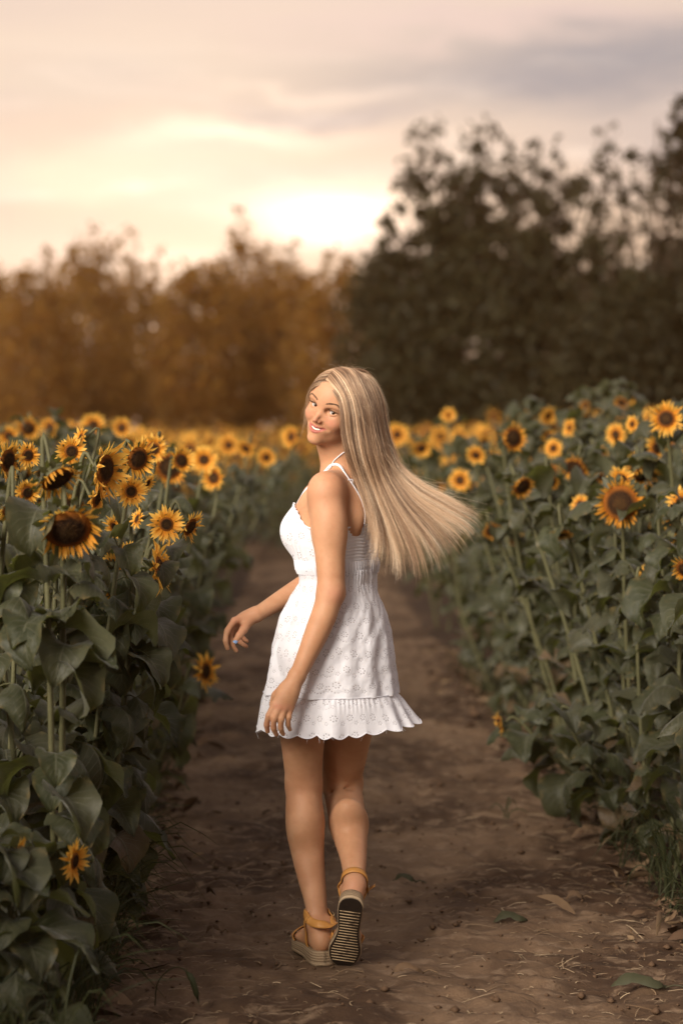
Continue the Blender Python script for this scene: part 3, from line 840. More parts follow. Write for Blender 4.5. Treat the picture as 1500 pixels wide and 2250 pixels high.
def build_heroes():
    for i, (px, py, Y, yaw, tilt, size, idx, nl, lab) in enumerate(HERO):
        HS = HEAD_SETS[idx]; size = HERO_DIAMETER[i] / (FPX / Y) / (2 * (HS['R'] + HS['pl'] * .85)) * 1.08
        h = P(px, py, Y); side = -1 if h.x < float(path_cx(Y)) else 1
        r = np.random.default_rng(500 + i)
        b = Vector((keep_off(h.x + r.uniform(-.22, .22), Y + .1, side, .07), Y + r.uniform(-.05, .35), 0))
        if px == 366: b = Vector((keep_off(h.x - .28, Y, -1), Y + .1, 0))
        if px in (452, 1097): b = Vector((keep_off(h.x, Y, side, .12), Y + .1, 0))
        if px == 165: b = Vector((h.x - .18, Y + .1, 0))
        if i >= 48: yaw, tilt = yaw + r.uniform(-45, 45), tilt + r.uniform(-35, 20)
        sunflower(h, face_vec(yaw, tilt), size, base=b, leaves=int((nl + 3) * (1.5 if side < 0 else 1.9)), label=lab, group='sunflowers that stand out one by one', seed=i, idx=idx,
                  zstop=.72 if side < 0 else .82, az_bias=(0 if side > 0 else PI) if h.z > .8 else None)


def build_near_field():
    """plants along both borders of the path, near enough to show their parts"""
    r = np.random.default_rng(99); n = 0
    for side in (-1, 1):
        y = 5.7 if side < 0 else 6.3
        while y < 15.5:
            for row in range(4 if y < 11 else 3):
                x = float(path_cx(y)) + side * (float(path_hw(y)) + .10 + row * .30 + r.uniform(-.08, .10))
                yy = y + r.uniform(-.12, .12)
                px = CX + x / yy * FPX
                if px < -190 or px > 1690: continue
                if side < 0:
                    top = np.interp(yy, [5, 6, 7, 9, 12, 16], [.50, .74, 1.04, 1.26, 1.38, 1.44]) + .05 * row
                else:
                    top = np.interp(yy, [6, 8, 10, 13, 16], [1.30, 1.36, 1.42, 1.5, 1.56]) + .07 * row
                if row == 0: top *= r.uniform(.72, .98)
                top += r.uniform(-.16, .06)
                if side < 0 and row == 0 and yy < 7.2: top = r.uniform(.32, .62)
                if side < 0 and row == 1 and yy < 6.8: top = r.uniform(.5, .8)
                yaw = r.uniform(-60, 70) if side > 0 else r.uniform(-30, 80)
                bloom = r.random()
                mode = 'open' if bloom < .35 else ('half' if bloom < .55 else 'wilt')
                if row == 0: yaw = yaw + 90 * (-side) * .5 + (180 if r.random() < .3 else 0)
                h = Vector((x - side * r.uniform(-.05, .06), yy, top))
                dist = ['lowest in view', 'nearer than the woman', 'level with the woman', 'just beyond her', 'steps beyond her', 'far beyond her'][int(np.searchsorted([6.0, 6.7, 7.5, 9.0, 11.5], yy))]
                rown = ['outermost row', 'second row', 'third row', 'deep row'][row]
                look = {'open': 'fresh yellow', 'half': 'half open orange', 'wilt': 'wilted brown'}[mode]
                turn = 'facing left' if math.sin(math.radians(yaw)) < -.5 else ('facing right' if math.sin(math.radians(yaw)) > .5 else ('turned away' if math.cos(math.radians(yaw)) < 0 else 'facing us'))
                ht = 'tall' if top > 1.32 else ('middling' if top > 1.1 else 'short')
                lab = f"{ht} {look} sunflower {turn}, {rown}, {'left' if side < 0 else 'right'} border {dist}"
                grp = ('sunflowers of the left border' if side < 0 else 'sunflowers of the right border')
                sunflower(h, face_vec(yaw, r.uniform(-50, 15)), r.uniform(.42, .72), mode, base=(x, yy, 0), leaves=int(r.integers(22, 29)), label=lab, group=grp,
                          seed=3000 + n, leafL=(.48, .88), lowest=.10 if yy > 7.6 or side > 0 else .26, az_bias=((PI / 2 + .9) if side > 0 else (-PI / 2 - .9)) if row < 2 else None)
                n += 1
            y += .30 if y < 10 else .42
    return n


def plant_arrays(r, top, nleaf=12, lod=False):
    """a whole plant as one mesh for those behind"""
    mb = MB(); idx = int(r.choice([0, 1, 1, 2, 2, 3, 4])); h = head_arrays(r, [.036, .042, .050, .052, .066][idx], .06, 14 if lod else 20, ['open', 'open', 'open', 'half', 'wilt'][idx], 2 if lod else 3, 6 if lod else 8)
    face = face_vec(r.uniform(-55, 60), r.uniform(-15, 30)); sz = r.uniform(.95, 1.3)
    hp = np.array([r.uniform(-.06, .06), 0, top]); sc = stem_curve((0, 0, 0), hp, face, .05, np.array([r.uniform(-.05, .05), 0, 0]), r)
    mb.add(*tube(sc[::3], .009, 4, False)[:2], None, 0)
    heads = [(hp, face, sz, h)]
    for q_ in range(int(r.integers(4, 7))):
        h2 = head_arrays(r, [.036, .042, .052][int(r.integers(0, 3))], .058, 14 if lod else 18, 'open' if r.random() < .75 else 'half', 2 if lod else 3, 6 if lod else 8)
        o = np.array([r.uniform(-.30, .30), r.uniform(-.20, .10), -r.uniform(-.05, .34)])
        heads.append((hp + o, face_vec(r.uniform(-70, 70), r.uniform(-25, 30)), r.uniform(.75, 1.15), h2))
        mb.add(*tube(smooth_path([sc[13], (sc[13] + hp + o) / 2 + [0, .03, -.02], hp + o + [0, .03, 0]], 5), .006, 4, False)[:2], None, 0)
    for hp_, face_, sz_, h in heads:
        M = Matrix.Translation(Vector(hp_)) @ rot_to(face_) @ Matrix.Scale(sz_, 4)
        mb.add(xf(M, h['back'][0]), h['back'][1], None, 0); mb.add(xf(M, h['disc'][0]), h['disc'][1], h['disc'][2], 3)
        for p_ in h['petals']: mb.add(xf(M, p_[0]), p_[1], p_[2], 2, p_[3])
        for b_ in ([] if lod else h['bracts'][::3]): mb.add(xf(M, b_[0]), b_[1], b_[2], 1)
    az = 0
    for k in range(nleaf):
        t = .12 + .60 * k / (nleaf - 1); az += 2.4 + r.uniform(-.4, .4); q = sc[int(t * 20)]
        M = Matrix.Translation(Vector(q)) @ Matrix.Rotation(az, 4, 'Z') @ Matrix.Rotation(r.uniform(-.5, .4), 4, 'X') @ Matrix.Scale(r.uniform(.7, 1.1) * (1 if lod else .85), 4)
        add_leaf(mb, M, (LEAF_LOD if lod else LEAF_RAW)[int(r.integers(0, 12)) if t > .3 else int(r.integers(8, 14))])
    return mb.arrays()


def place(px):
    for lim, nm in ((0, 'cut by the left picture edge'), (110, 'above the huge drooping head'), (230, 'above the sideways head'), (340, 'above the oval disc head'), (430, 'above the leaning pair'), (540, 'above the far hand'), (660, 'left of the face'), (760, 'behind the face'), (870, 'behind the long hair'), (960, 'beside the long hair'), (1060, 'above the hair tips'), (1180, 'near the upright dark disc'), (1300, 'above the bowed pair'), (1420, 'near the big brown disc'), (1500, 'below the tallest bright head')):
        if px < lim: return nm
    return 'at the right picture edge'


def build_far_field():
    r = np.random.default_rng(123)
    variants = [plant_arrays(r, 1.5, 17) for _ in range(12)]
    lods = [plant_arrays(r, 1.5, 9, True) for _ in range(12)]
    meshes = [mesh_from('sunflower', v, f, FM, True, uv, m, {'shade': a}) for v, f, uv, m, a in variants]
    spots = []
    y = 11.0
    while y < 62:
        step = np.interp(y, [11, 20, 62], [.38, .54, 1.0])
        half = .155 * y + .6
        for x in np.arange(-half, half, step * 1.0):
            xx = x + r.uniform(-.4, .4) * step; yy = y + r.uniform(-.4, .4) * step
            cx_, hw = float(path_cx(yy)), float(path_hw(yy))
            if yy < 29.5 and abs(xx - cx_) < hw + .12: continue
            if yy < 15.5 and abs(xx - cx_) < hw + .12 + .95: continue
            if yy >= 29.5 and yy < 33 and abs(xx - cx_) < hw * .8: pass
            spots.append((yy, xx))
        y += step * .9
    spots.sort()
    for y0 in np.arange(-3.0, 5.2, .42):  # rest of the field beside the camera, unseen, added to shade the foreground
        for x0 in np.arange(-5.2, -1.25, .42): spots.append((y0 + r.uniform(-.15, .15), x0 + r.uniform(-.15, .15)))
    n_obj = 130; out = []
    big_v, big_f, big_uv, big_m, big_a, off = [], [], [], [], [], 0
    for i, (yy, xx) in enumerate(spots):
        side = -1 if xx < float(path_cx(yy)) else 1
        h = np.interp(yy, [11, 16, 30, 60], [1.37, 1.41, 1.48, 1.64]) if side < 0 else np.interp(yy, [11, 16, 30, 60], [1.44, 1.47, 1.52, 1.66])
        if side > 0 and xx / yy > .06: h += np.interp(xx / yy, [.06, .14], [0, .12]) * np.interp(yy, [11, 30, 60], [1, 1.6, 2.0])
        if r.random() < .10: h += .10
        h += r.uniform(-.20, .04); s = h / 1.5; a = r.uniform(-.6, .6); k = int(r.integers(0, len(variants)))
        px = CX + xx / yy * FPX
        M = Matrix.Translation((xx, yy, float(ground_z(np.array(xx), np.array(yy))))) @ Matrix.Rotation(a, 4, 'Z') @ Matrix.Diagonal((s * .5 + .5, s * .5 + .5, s, 1))
        if len(out) < n_obj and yy > 10 and -60 < px < 1560:
            o = link('sunflower', meshes[k], mat=M,
                     label=f"blurred {'taller' if h > 1.5 else ('lower' if h < 1.38 else 'middling')} sunflower {'level with the near plants' if yy < 13 else ('in the middle distance' if yy < 16 else 'far off')}, {'left' if side < 0 else 'right'} field, {place(px)}",
                     cat='sunflower', group=('massed sunflowers of the left field' if side < 0 else 'massed sunflowers of the right field'))
            out.append(o); continue
        v, f, uv, m, at = lods[k]
        big_v.append(xf(M, v)); big_f.append(f + off); big_uv.append(uv); big_m.append(m); big_a.append(at); off += len(v)
    v = np.concatenate(big_v); f = np.concatenate(big_f)
    link('distant_and_unseen_sunflowers', mesh_from('distant_and_unseen_sunflowers', v, f, FM, True, np.concatenate(big_uv), np.concatenate(big_m), {'shade': np.concatenate(big_a)}),
         label='far sunflower field melting into a yellow band before the trees, plus unseen near plants added for shade', cat='flower field', kind='stuff')
    return len(spots)


    """quads whose last corner repeats get a harmless order"""
    return f


if 'F' not in SKIP:
    build_heroes()
    NN = build_near_field()
    NF = build_far_field()
    print('FLOWERS near', NN, 'far', NF)
# ================================================================== straw, fallen leaves and grass
def plain(name, c1, c2, rough=.75, trans=None, sc=30):
    m, nt, b = material(name, rough, .25)
    sh = attr(nt, 'shade'); n = noise(nt, coord(nt, 'Object'), sc, 3)
    setc(nt, b, mixc(nt, n * .4, mixc(nt, sh, c1, c2), tuple(v * .5 for v in c1)))
    if trans: add_translucent(nt, b, trans, .25)
    return m
M_STRAW = plain('dry_straw', (.16, .095, .050), (.50, .38, .24))
M_LITTER = plain('dead_leaf', (.10, .055, .030), (.24, .16, .09))
M_GRASS = plain('grass_blade', (.020, .026, .010), (.055, .058, .024), .6, (.08, .10, .02), 12)
M_WILT = plain('wilted_green_leaf', (.055, .060, .030), (.10, .085, .05), .65, (.1, .1, .03))


def strip(pts, w, up=(0, 0, 1), fold=.15):
    """a thin creased ribbon along the points"""
    pts = np.asarray(pts, float); t = np.gradient(pts, axis=0); t /= np.linalg.norm(t, axis=1)[:, None] + 1e-9
    up = np.asarray(up, float); s = np.cross(t, up); s /= np.linalg.norm(s, axis=1)[:, None] + 1e-9; n = np.cross(s, t)
    w = np.broadcast_to(w, (len(pts),))[:, None]
    v = np.stack([pts - s * w / 2, pts - n * w * fold, pts + s * w / 2], 1).reshape(-1, 3); k = len(pts)
    f = np.array([(i * 3 + j, i * 3 + j + 1, i * 3 + j + 4, i * 3 + j + 3) for i in range(k - 1) for j in (0, 1)])
    return v, f


def build_cover():
    r = np.random.default_rng(61)
    # ---- straw
    mb = MB()
    for k in range(3300):
        y = r.uniform(5.6, 15) if k % 3 else r.uniform(5.6, 8.6); u = r.uniform(-1, 1); u = np.sign(u) * abs(u) ** .75
        x = float(path_cx(y)) + u * float(path_hw(y)) * 1.03
        L = r.uniform(.008, .035) if r.random() < .88 else r.uniform(.04, .11); a = r.normal(0, .65) + (PI if r.random() < .5 else 0)
        z0 = path_z(x, y) + .003; d = np.array([math.cos(a), math.sin(a) * 1.0, 0]); bend = np.array([-d[1], d[0], 0]) * r.normal(0, .18) * L
        lift = r.uniform(0, .10) * L
        x2 = x + d[0] * L; y2 = y + d[1] * L; z2 = path_z(x2, y2) + .003
        p = smooth_path([(x, y, z0), ((x + x2) / 2 + bend[0], (y + y2) / 2 + bend[1], (z0 + z2) / 2 + lift + .002), (x2, y2, z2)], 4 if L < .04 else 7)
        w = r.uniform(.0012, .0032) * (1.4 if L > .05 else 1)
        v, f = strip(p, w, (r.normal(0, .3), r.normal(0, .3), 1), -.35); mb.add(v, f, None, 0, r.uniform(0, 1) ** 1.6)
    link('straw_litter', mb.build('straw_litter', [M_STRAW]), kind='stuff', label='bits of dry straw strewn over the dirt path', cat='straw')
    # ---- dead leaves and crumbs along the borders
    mb = MB()
    for k in range(2600):
        y = r.uniform(5.2, 17); side = -1 if r.random() < .5 else 1; u = 1.0 + abs(r.normal(0, .14)) - r.exponential(.09)
        x = float(path_cx(y)) + side * u * float(path_hw(y)); z0 = max(path_z(x, y), -.03) + .008 + r.uniform(0, .03)
        s = r.uniform(.006, .032) if r.random() < .7 else r.uniform(.03, .06); a = r.uniform(0, 6.28)
        d = np.array([math.cos(a), math.sin(a), r.normal(0, .25)]); c = np.array([x, y, z0])
        p = smooth_path([c, c + d * s + [0, 0, r.uniform(.0, .5) * s], c + d * s * 2 + [0, 0, r.uniform(-.3, .5) * s]], 5)
        v, f = strip(p, np.array([.2, .9, 1.0, .7, .05]) * s * r.uniform(.4, .9), (r.normal(0, .5), r.normal(0, .5), 1), r.uniform(-.5, .5)); mb.add(v, f, None, 0, r.uniform(0, 1) ** 2)
    for k in range(1600):     # crumbs of soil
        y = r.uniform(5.5, 12); x = float(path_cx(y)) + r.uniform(-1.05, 1.05) * float(path_hw(y)); s = r.uniform(.002, .007) * (1 + (r.random() < .1) * 1.2); z0 = path_z(x, y) + s * .4
        o = np.array([(1, 0, 0), (0, 1, 0), (-1, 0, 0), (0, -1, 0), (0, 0, .8), (0, 0, -.8)]) * s * r.uniform(.7, 1.3, (6, 3)) + [x, y, z0]
        mb.add(o, [(0, 1, 4, 4), (1, 2, 4, 4), (2, 3, 4, 4), (3, 0, 4, 4), (1, 0, 5, 5), (2, 1, 5, 5), (3, 2, 5, 5), (0, 3, 5, 5)], None, 0, 0.1)
    link('leaf_litter', mb.build('leaf_litter', [M_LITTER]), kind='stuff', label='dead leaves and crumbs of soil along the borders of the path', cat='leaf litter')
    # ---- grass among the border plants
    mb = MB()
    for k in range(2300):
        y = r.uniform(5.0, 15) if k % 3 else r.uniform(5.2, 8.5); side = -1 if r.random() < .58 else 1
        u = .96 + abs(r.normal(0, .20)); x = float(path_cx(y)) + side * u * float(path_hw(y)); z0 = path_z(x, y) - .01
        H = r.uniform(.05, .36) * (1.15 if side < 0 and y < 7.5 else 1.0) * (1.0 if y < 9 else .8); a = r.uniform(0, 6.28) if r.random() < .5 else (PI if side > 0 else 0) + r.normal(0, .8)
        d = np.array([math.cos(a), math.sin(a), 0]); ln = r.uniform(.3, 1.1)
        p = smooth_path([(x, y, z0), np.array([x, y, z0 + H * .6]) + d * H * .2 * ln, np.array([x, y, z0 + H * r.uniform(.75, 1.0)]) + d * H * .55 * ln, np.array([x, y, z0 + H * r.uniform(.35, .95)]) + d * H * .95 * ln], 8)
        v, f = strip(p, np.interp(np.linspace(0, 1, 8), [0, .5, 1], [.8, 1, .05]) * r.uniform(.003, .008), np.cross(d, [0, 0, 1]) * .4 + d * -1 + [0, 0, .3], .25); mb.add(v, f, None, 0, r.uniform(0, 1))
    link('grass', mb.build('grass', [M_GRASS]), kind='stuff', label='dark grass growing between the border sunflowers', cat='grass')

    # ---- single tufts with long bowed blades
    def tuft(px, py, blades, seed, label, ear=False):
        Y = CAMH * FPX / (py - HOR); c = P(px, py, Y); rr = np.random.default_rng(seed)
        root = link('grass_tuft', None, label=label, cat='grass tuft', group='tufts of long grass beside the path'); z0 = path_z(c.x, Y) - .01; root.location = (c.x, Y, z0)
        for (dx_, hh, w) in blades:
            mb = MB(); e = np.array([dx_, rr.uniform(-.08, .08), hh * rr.uniform(.25, .6)])
            p = smooth_path([(rr.uniform(-.02, .02), rr.uniform(-.02, .02), 0), (dx_ * .18, e[1] * .3, hh * .65), (dx_ * .55, e[1] * .6, hh), (dx_ * .85, e[1] * .9, hh * .82), e], 16)
            if ear:
                mb.add(*tube(p[:12], .0016, 5)[:2], None, 0, .8); q = p[10:]
                mb.add(*tube(q, np.interp(np.linspace(0, 1, len(q)), [0, .2, .8, 1], [.003, .0085, .0075, .002]), 7)[:2], None, 0, .9)
                for k in range(150):
                    i = int(rr.integers(0, len(q))); o = q[i]; dd = unit_(rr.normal(size=3)) * .013; mb.add(*strip([o, o + dd * .6, o + dd], .0006)[:2], None, 0, 1)
                nm = 'seed_ear'
            else:
                mb.add(*strip(p, np.interp(np.linspace(0, 1, 16), [0, .35, .8, 1], [.7, 1, .6, .05]) * w, (-dx_, -1.2, .4), .3), None, 0, rr.uniform(.2, .9)); nm = 'blade'
            link(nm, mb.build(nm, [M_GRASS]), root)
    unit_ = lambda v: v / np.linalg.norm(v)
    tuft(120, 2135, [(.22, .16, .009), (.16, .20, .008), (.26, .12, .009), (-.10, .22, .008), (.05, .26, .007), (.18, .26, .010)], 1, 'long grass blades bowing over the dirt in the lower left corner')
    tuft(215, 2010, [(.14, .18, .008), (.10, .24, .008), (-.06, .2, .007), (.18, .13, .006)], 2, 'smaller arching grass tuft above the one in the lower left corner')
    tuft(330, 2230, [(.13, .12, .005)], 3, 'bristly grass ear bending to the ground at the lower left', True)
    tuft(175, 1870, [(.12, .34, .012), (-.05, .30, .010), (.07, .42, .012), (.16, .22, .008)], 4, 'tall broad grass blades beside the lone small sunflower')
    tuft(1455, 1975, [(.06, .20, .006), (-.05, .17, .006), (-.12, .14, .005), (.1, .22, .006), (-.02, .24, .006)], 5, 'pale grass tuft standing on the right border of the path')
    tuft(1370, 1905, [(-.10, .12, .005), (.07, .16, .006), (-.04, .18, .006), (.12, .10, .005)], 6, 'low grass tuft under the leaves of the right border')
    tuft(1110, 1800, [(-.06, .07, .005), (.05, .08, .005), (.02, .10, .005), (.09, .05, .005)], 7, 'tiny grass tuft at the foot of the right border plants')

    # ---- fallen leaves and stalks one can tell apart
    def fallen(px, py, L, ang, seed, label, mat, stalks=0):
        Y = CAMH * FPX / (py - HOR); c = P(px, py, Y); rr = np.random.default_rng(seed)
        root = link('fallen_leaf', None, label=label, cat='fallen leaf', group='wilted leaves lying on the path'); root.location = (c.x, Y, path_z(c.x, Y) + .006)
        d = np.array([math.cos(ang), math.sin(ang), 0])
        p = smooth_path([-d * L * .5, -d * L * .1 + [0, .01, .022], d * L * .3 + [0, -.01, .012], d * L * .5 + [0, 0, .002]], 12)
        mb = MB(); v, f = strip(p, np.interp(np.linspace(0, 1, 12), [0, .3, .7, 1], [.1, 1, .7, .05]) * L * .33, (rr.normal(0, .2), -.5, 1), -.4); v = v + rr.normal(size=v.shape) * .0022
        mb.add(v, f, None, 0, .3); link('blade', mb.build('blade', [mat]), root)
        mb = MB(); mb.add(*tube(smooth_path([d * L * .48, d * L * .7 + [0, .01, .006], d * L * .95 + [0, -.01, .001]], 6), [.003, .0025, .0025, .002, .002, .002], 5)[:2], None, 0, .8)
        link('stalk', mb.build('stalk', [mat]), root)
    fallen(1120, 2036, .11, .1, 1, 'dark wilted leaf with a stalk lying on the path right of the feet', M_WILT)
    fallen(1400, 2185, .15, -.15, 2, 'large dark wilted leaf in the lower right corner', M_WILT)
    fallen(895, 2150, .09, .2, 3, 'flattened brown leaf just below and right of the lifted sandal', M_LITTER)
    fallen(1010, 1975, .06, .0, 4, 'flat pale dead leaf on the bare soil right of the ankles', M_LITTER)
    fallen(888, 1942, .08, -.3, 5, 'small dark green leaf beside the lifted heel', M_WILT)
    fallen(1260, 1995, .07, .5, 6, 'crumpled leaf near the right border below the grass', M_LITTER)
    fallen(470, 2055, .05, .3, 7, 'little curled leaf left of the planted foot', M_LITTER)
if 'C' not in SKIP: build_cover()
# ================================================================== the woman
def V3(v): return np.array([v[0], v[1], v[2]], float)
def A(px, py, Y): return V3(P(px, py, Y))
def unit(v): v = np.asarray(v, float); return v / np.linalg.norm(v)


class Body:
    """an implicit figure: rounded cones and ellipsoids blended smoothly, meshed once"""
    def __init__(s): s.p = []
    def cone(s, a, b, ra, rb, k=.02, sub=False, sx=None):
        a = V3(a); b = V3(b); s.p.append(('c', (a, b, ra, rb), k, sub, (a + b) / 2, np.linalg.norm(b - a) / 2 + max(ra, rb)))
    def chain(s, pts, rad, k=.02, sub=False):
        """one smooth limb through the points; its pieces meet without swelling"""
        q = smooth_path([np.append(V3(p), r_) for p, r_ in zip(pts, rad)], (len(pts) - 1) * 4 + 1)
        c = q[:, :3].mean(0); s.p.append(('k', (q[:, :3], q[:, 3]), k, sub, c, np.linalg.norm(q[:, :3] - c, axis=1).max() + q[:, 3].max()))
    def ell(s, c, R, r, k=.02, sub=False):
        """R rows are the axes"""
        s.p.append(('e', (V3(c), np.array(R, float), np.array(r, float)), k, sub, V3(c), max(r)))
    def loft(s, fn, c, rad, k=.02): s.p.append(('l', fn, k, False, V3(c), rad))
    def ev(s, X, cull=None):
        d = np.full(len(X), 1.0)
        if cull is not None: cc, cr = cull
        for t, a, k, sub, bc, br in s.p:
            if cull is not None and np.linalg.norm(bc - cc) - br - cr > .035 + k: continue
            if t == 'c':
                pa = X - a[0]; ba = a[1] - a[0]; h = np.clip(pa @ ba / (ba @ ba), 0, 1)
                q = np.linalg.norm(pa - h[:, None] * ba, axis=1) - (a[2] + (a[3] - a[2]) * h)
            elif t == 'e':
                l = (X - a[0]) @ a[1].T; k0 = np.linalg.norm(l / a[2], axis=1); k1 = np.linalg.norm(l / a[2] ** 2, axis=1)
                q = k0 * (k0 - 1) / np.maximum(k1, 1e-6); q = np.where(k0 < 1e-3, -min(a[2]), q)
            elif t == 'k':
                q = np.full(len(X), 9.0)
                for i in range(len(a[0]) - 1):
                    if cull is not None and np.linalg.norm((a[0][i] + a[0][i + 1]) / 2 - cc) - np.linalg.norm(a[0][i + 1] - a[0][i]) / 2 - a[1][i] - cr > .04 + k: continue
                    pa = X - a[0][i]; ba = a[0][i + 1] - a[0][i]; h = np.clip(pa @ ba / (ba @ ba), 0, 1)
                    q = np.minimum(q, np.sqrt(((pa - h[:, None] * ba) ** 2).sum(1)) - (a[1][i] + (a[1][i + 1] - a[1][i]) * h))
            else: q = a(X)
            if sub:
                h = np.clip(.5 - .5 * (d + q) / k, 0, 1); d = d * (1 - h) + (-q) * h + k * h * (1 - h)
            else:
                h = np.clip(.5 + .5 * (d - q) / k, 0, 1); d = d * (1 - h) + q * h - k * h * (1 - h)
        return d


def surface(body, lo, hi, zsteps, h):
    """surface nets over the blocks that the skin passes through; zsteps is the list of sample heights"""
    B = 8
    xs = np.arange(lo[0], hi[0], h); ys = np.arange(lo[1], hi[1], h); zs = np.asarray(zsteps)
    nb = [len(xs) // B, len(ys) // B, (len(zs) - 1) // B]
    I, J, K = np.meshgrid(*[np.arange(n) for n in nb], indexing='ij'); blk = np.stack([I.ravel(), J.ravel(), K.ravel()], 1)
    c = np.stack([xs[np.minimum(blk[:, 0] * B + 4, len(xs) - 1)], ys[np.minimum(blk[:, 1] * B + 4, len(ys) - 1)], zs[np.minimum(blk[:, 2] * B + 4, len(zs) - 1)]], 1)
    d = np.concatenate([body.ev(c[i:i + 20000]) for i in range(0, len(c), 20000)])
    hz = (zs[np.minimum(blk[:, 2] * B + B, len(zs) - 1)] - zs[blk[:, 2] * B]) / B
    keep = np.abs(d) < .5 * B * np.sqrt(2 * h * h + hz * hz) * 1.35 + .004
    blk = blk[keep]
    key = (blk[:, 2] // 3) * 10000 + (blk[:, 0] // 3) * 100 + blk[:, 1] // 3; blk = blk[np.argsort(key, kind='stable')]
    o = np.arange(B + 1); OX, OY, OZ = np.meshgrid(o, o, o, indexing='ij'); n3 = (B + 1) ** 3
    NX, NY, NZ = len(xs) + 2, len(ys) + 2, len(zs) + 2
    cells, cpos, edges = [], [], []
    xs_ = np.append(xs, [xs[-1] + h * (i + 1) for i in range(B)]); ys_ = np.append(ys, [ys[-1] + h * (i + 1) for i in range(B)]); zs_ = np.append(zs, [zs[-1] + .003 * (i + 1) for i in range(B)])
    for s0 in range(0, len(blk), 60):
        b = blk[s0:s0 + 60] * B
        gi = b[:, 0, None] + OX.ravel(); gj = b[:, 1, None] + OY.ravel(); gk = b[:, 2, None] + OZ.ravel()
        X = np.stack([xs_[gi], ys_[gj], zs_[gk]], -1).reshape(-1, 3)
        cc = (X.min(0) + X.max(0)) / 2; cr = np.linalg.norm(X.max(0) - cc)
        D = body.ev(X, (cc, cr)).reshape(len(b), B + 1, B + 1, B + 1); X = X.reshape(len(b), B + 1, B + 1, B + 1, 3)
        S = D < 0
        cn = [(a, b_, c_) for a in (0, 1) for b_ in (0, 1) for c_ in (0, 1)]
        sl = lambda a: slice(a, a + B)
        cnt = sum(S[:, sl(a), sl(b_), sl(c_)].astype(int) for a, b_, c_ in cn)
        act = (cnt > 0) & (cnt < 8); idx = np.argwhere(act)
        if len(idx) == 0: continue
        acc = np.zeros((len(idx), 3)); w = np.zeros(len(idx))
        q, i, j, k = idx.T
        for a in cn:
            for ax in range(3):
                if a[ax]: continue
                b2 = list(a); b2[ax] = 1
                d0 = D[q, i + a[0], j + a[1], k + a[2]]; d1 = D[q, i + b2[0], j + b2[1], k + b2[2]]
                m = (d0 < 0) != (d1 < 0); t = np.where(m, d0 / np.where(m, d0 - d1, 1), 0)[:, None]
                p = X[q, i + a[0], j + a[1], k + a[2]] * (1 - t) + X[q, i + b2[0], j + b2[1], k + b2[2]] * t
                acc += np.where(m[:, None], p, 0); w += m
        cells.append(((b[q, 0] + i) * NY + b[q, 1] + j) * NZ + b[q, 2] + k); cpos.append(acc / w[:, None])
        for ax in range(3):
            st = [0, 0, 0]; st[ax] = 1
            s1 = S[:, :B, :B, :B]; s2 = S[:, st[0]:B + st[0], st[1]:B + st[1], st[2]:B + st[2]]
            e = np.argwhere(s1 != s2)
            if len(e) == 0: continue
            q2, i2, j2, k2 = e.T; g = [b[q2, 0] + i2, b[q2, 1] + j2, b[q2, 2] + k2]; u = (ax + 1) % 3; v_ = (ax + 2) % 3
            ids = []
            for du, dv in ((1, 1), (0, 1), (0, 0), (1, 0)):
                gg = [x.copy() for x in g]; gg[u] = gg[u] - du; gg[v_] = gg[v_] - dv
                ids.append((gg[0] * NY + gg[1]) * NZ + gg[2])
            ids = np.stack(ids, 1); fl = s2[q2, i2, j2, k2]
            ids[fl] = ids[fl][:, ::-1]; edges.append(ids)
    cells = np.concatenate(cells); cpos = np.concatenate(cpos); edges = np.concatenate(edges)
    od = np.argsort(cells); cells = cells[od]; cpos = cpos[od]
    pos = np.minimum(np.searchsorted(cells, edges), len(cells) - 1); ok = (cells[pos] == edges).all(1)
    return cpos, pos[ok]


# ---------------------------------------------------------------- frames of the figure
YB = 6.93
BA = math.radians(62)                         # the trunk faces away from us and to the left
B_F = np.array([-math.sin(BA), math.cos(BA), 0]); B_L = np.array([-math.cos(BA), -math.sin(BA), 0]); B_U = np.array([0, 0, 1.0])
H_R = unit([-.80, .46, .38]); H_U = np.array([.34, -.177, .92]); H_U = unit(H_U - H_R * (H_U @ H_R)); H_F = np.cross(H_U, H_R)
EYE = A(713.5, 898, 6.815)
def hp(x, y, z): return EYE + H_R * x + H_F * y + H_U * z
HM = np.array([H_R, H_F, H_U])

BODY = Body(); TORSO = Body(); HIPS = Body()

# trunk: ellipses by height (z, px centre, half width side to side, half depth front to back)
TR = [(1.405, 758, .050, .050, 6.94), (1.375, 752, .085, .060, 6.94), (1.34, 748, .135, .078, 6.94), (1.30, 742, .158, .088, 6.935), (1.25, 738, .160, .098, 6.93), (1.20, 737, .152, .103, 6.93),
      (1.15, 740, .140, .100, 6.93), (1.10, 743, .128, .097, 6.93), (1.05, 742, .132, .100, 6.93), (1.00, 738, .152, .112, 6.93), (.94, 734, .170, .122, 6.93), (.88, 730, .178, .122, 6.93), (.82, 726, .170, .112, 6.93), (.77, 724, .150, .10, 6.93)]
TRz = np.array([t[0] for t in TR])[::-1]; TRc = np.array([A(t[1], 1000, t[4])[0] for t in TR])[::-1]; TRa = np.array([t[2] for t in TR])[::-1]; TRb = np.array([t[3] for t in TR])[::-1]; TRy = np.array([t[4] for t in TR])[::-1]
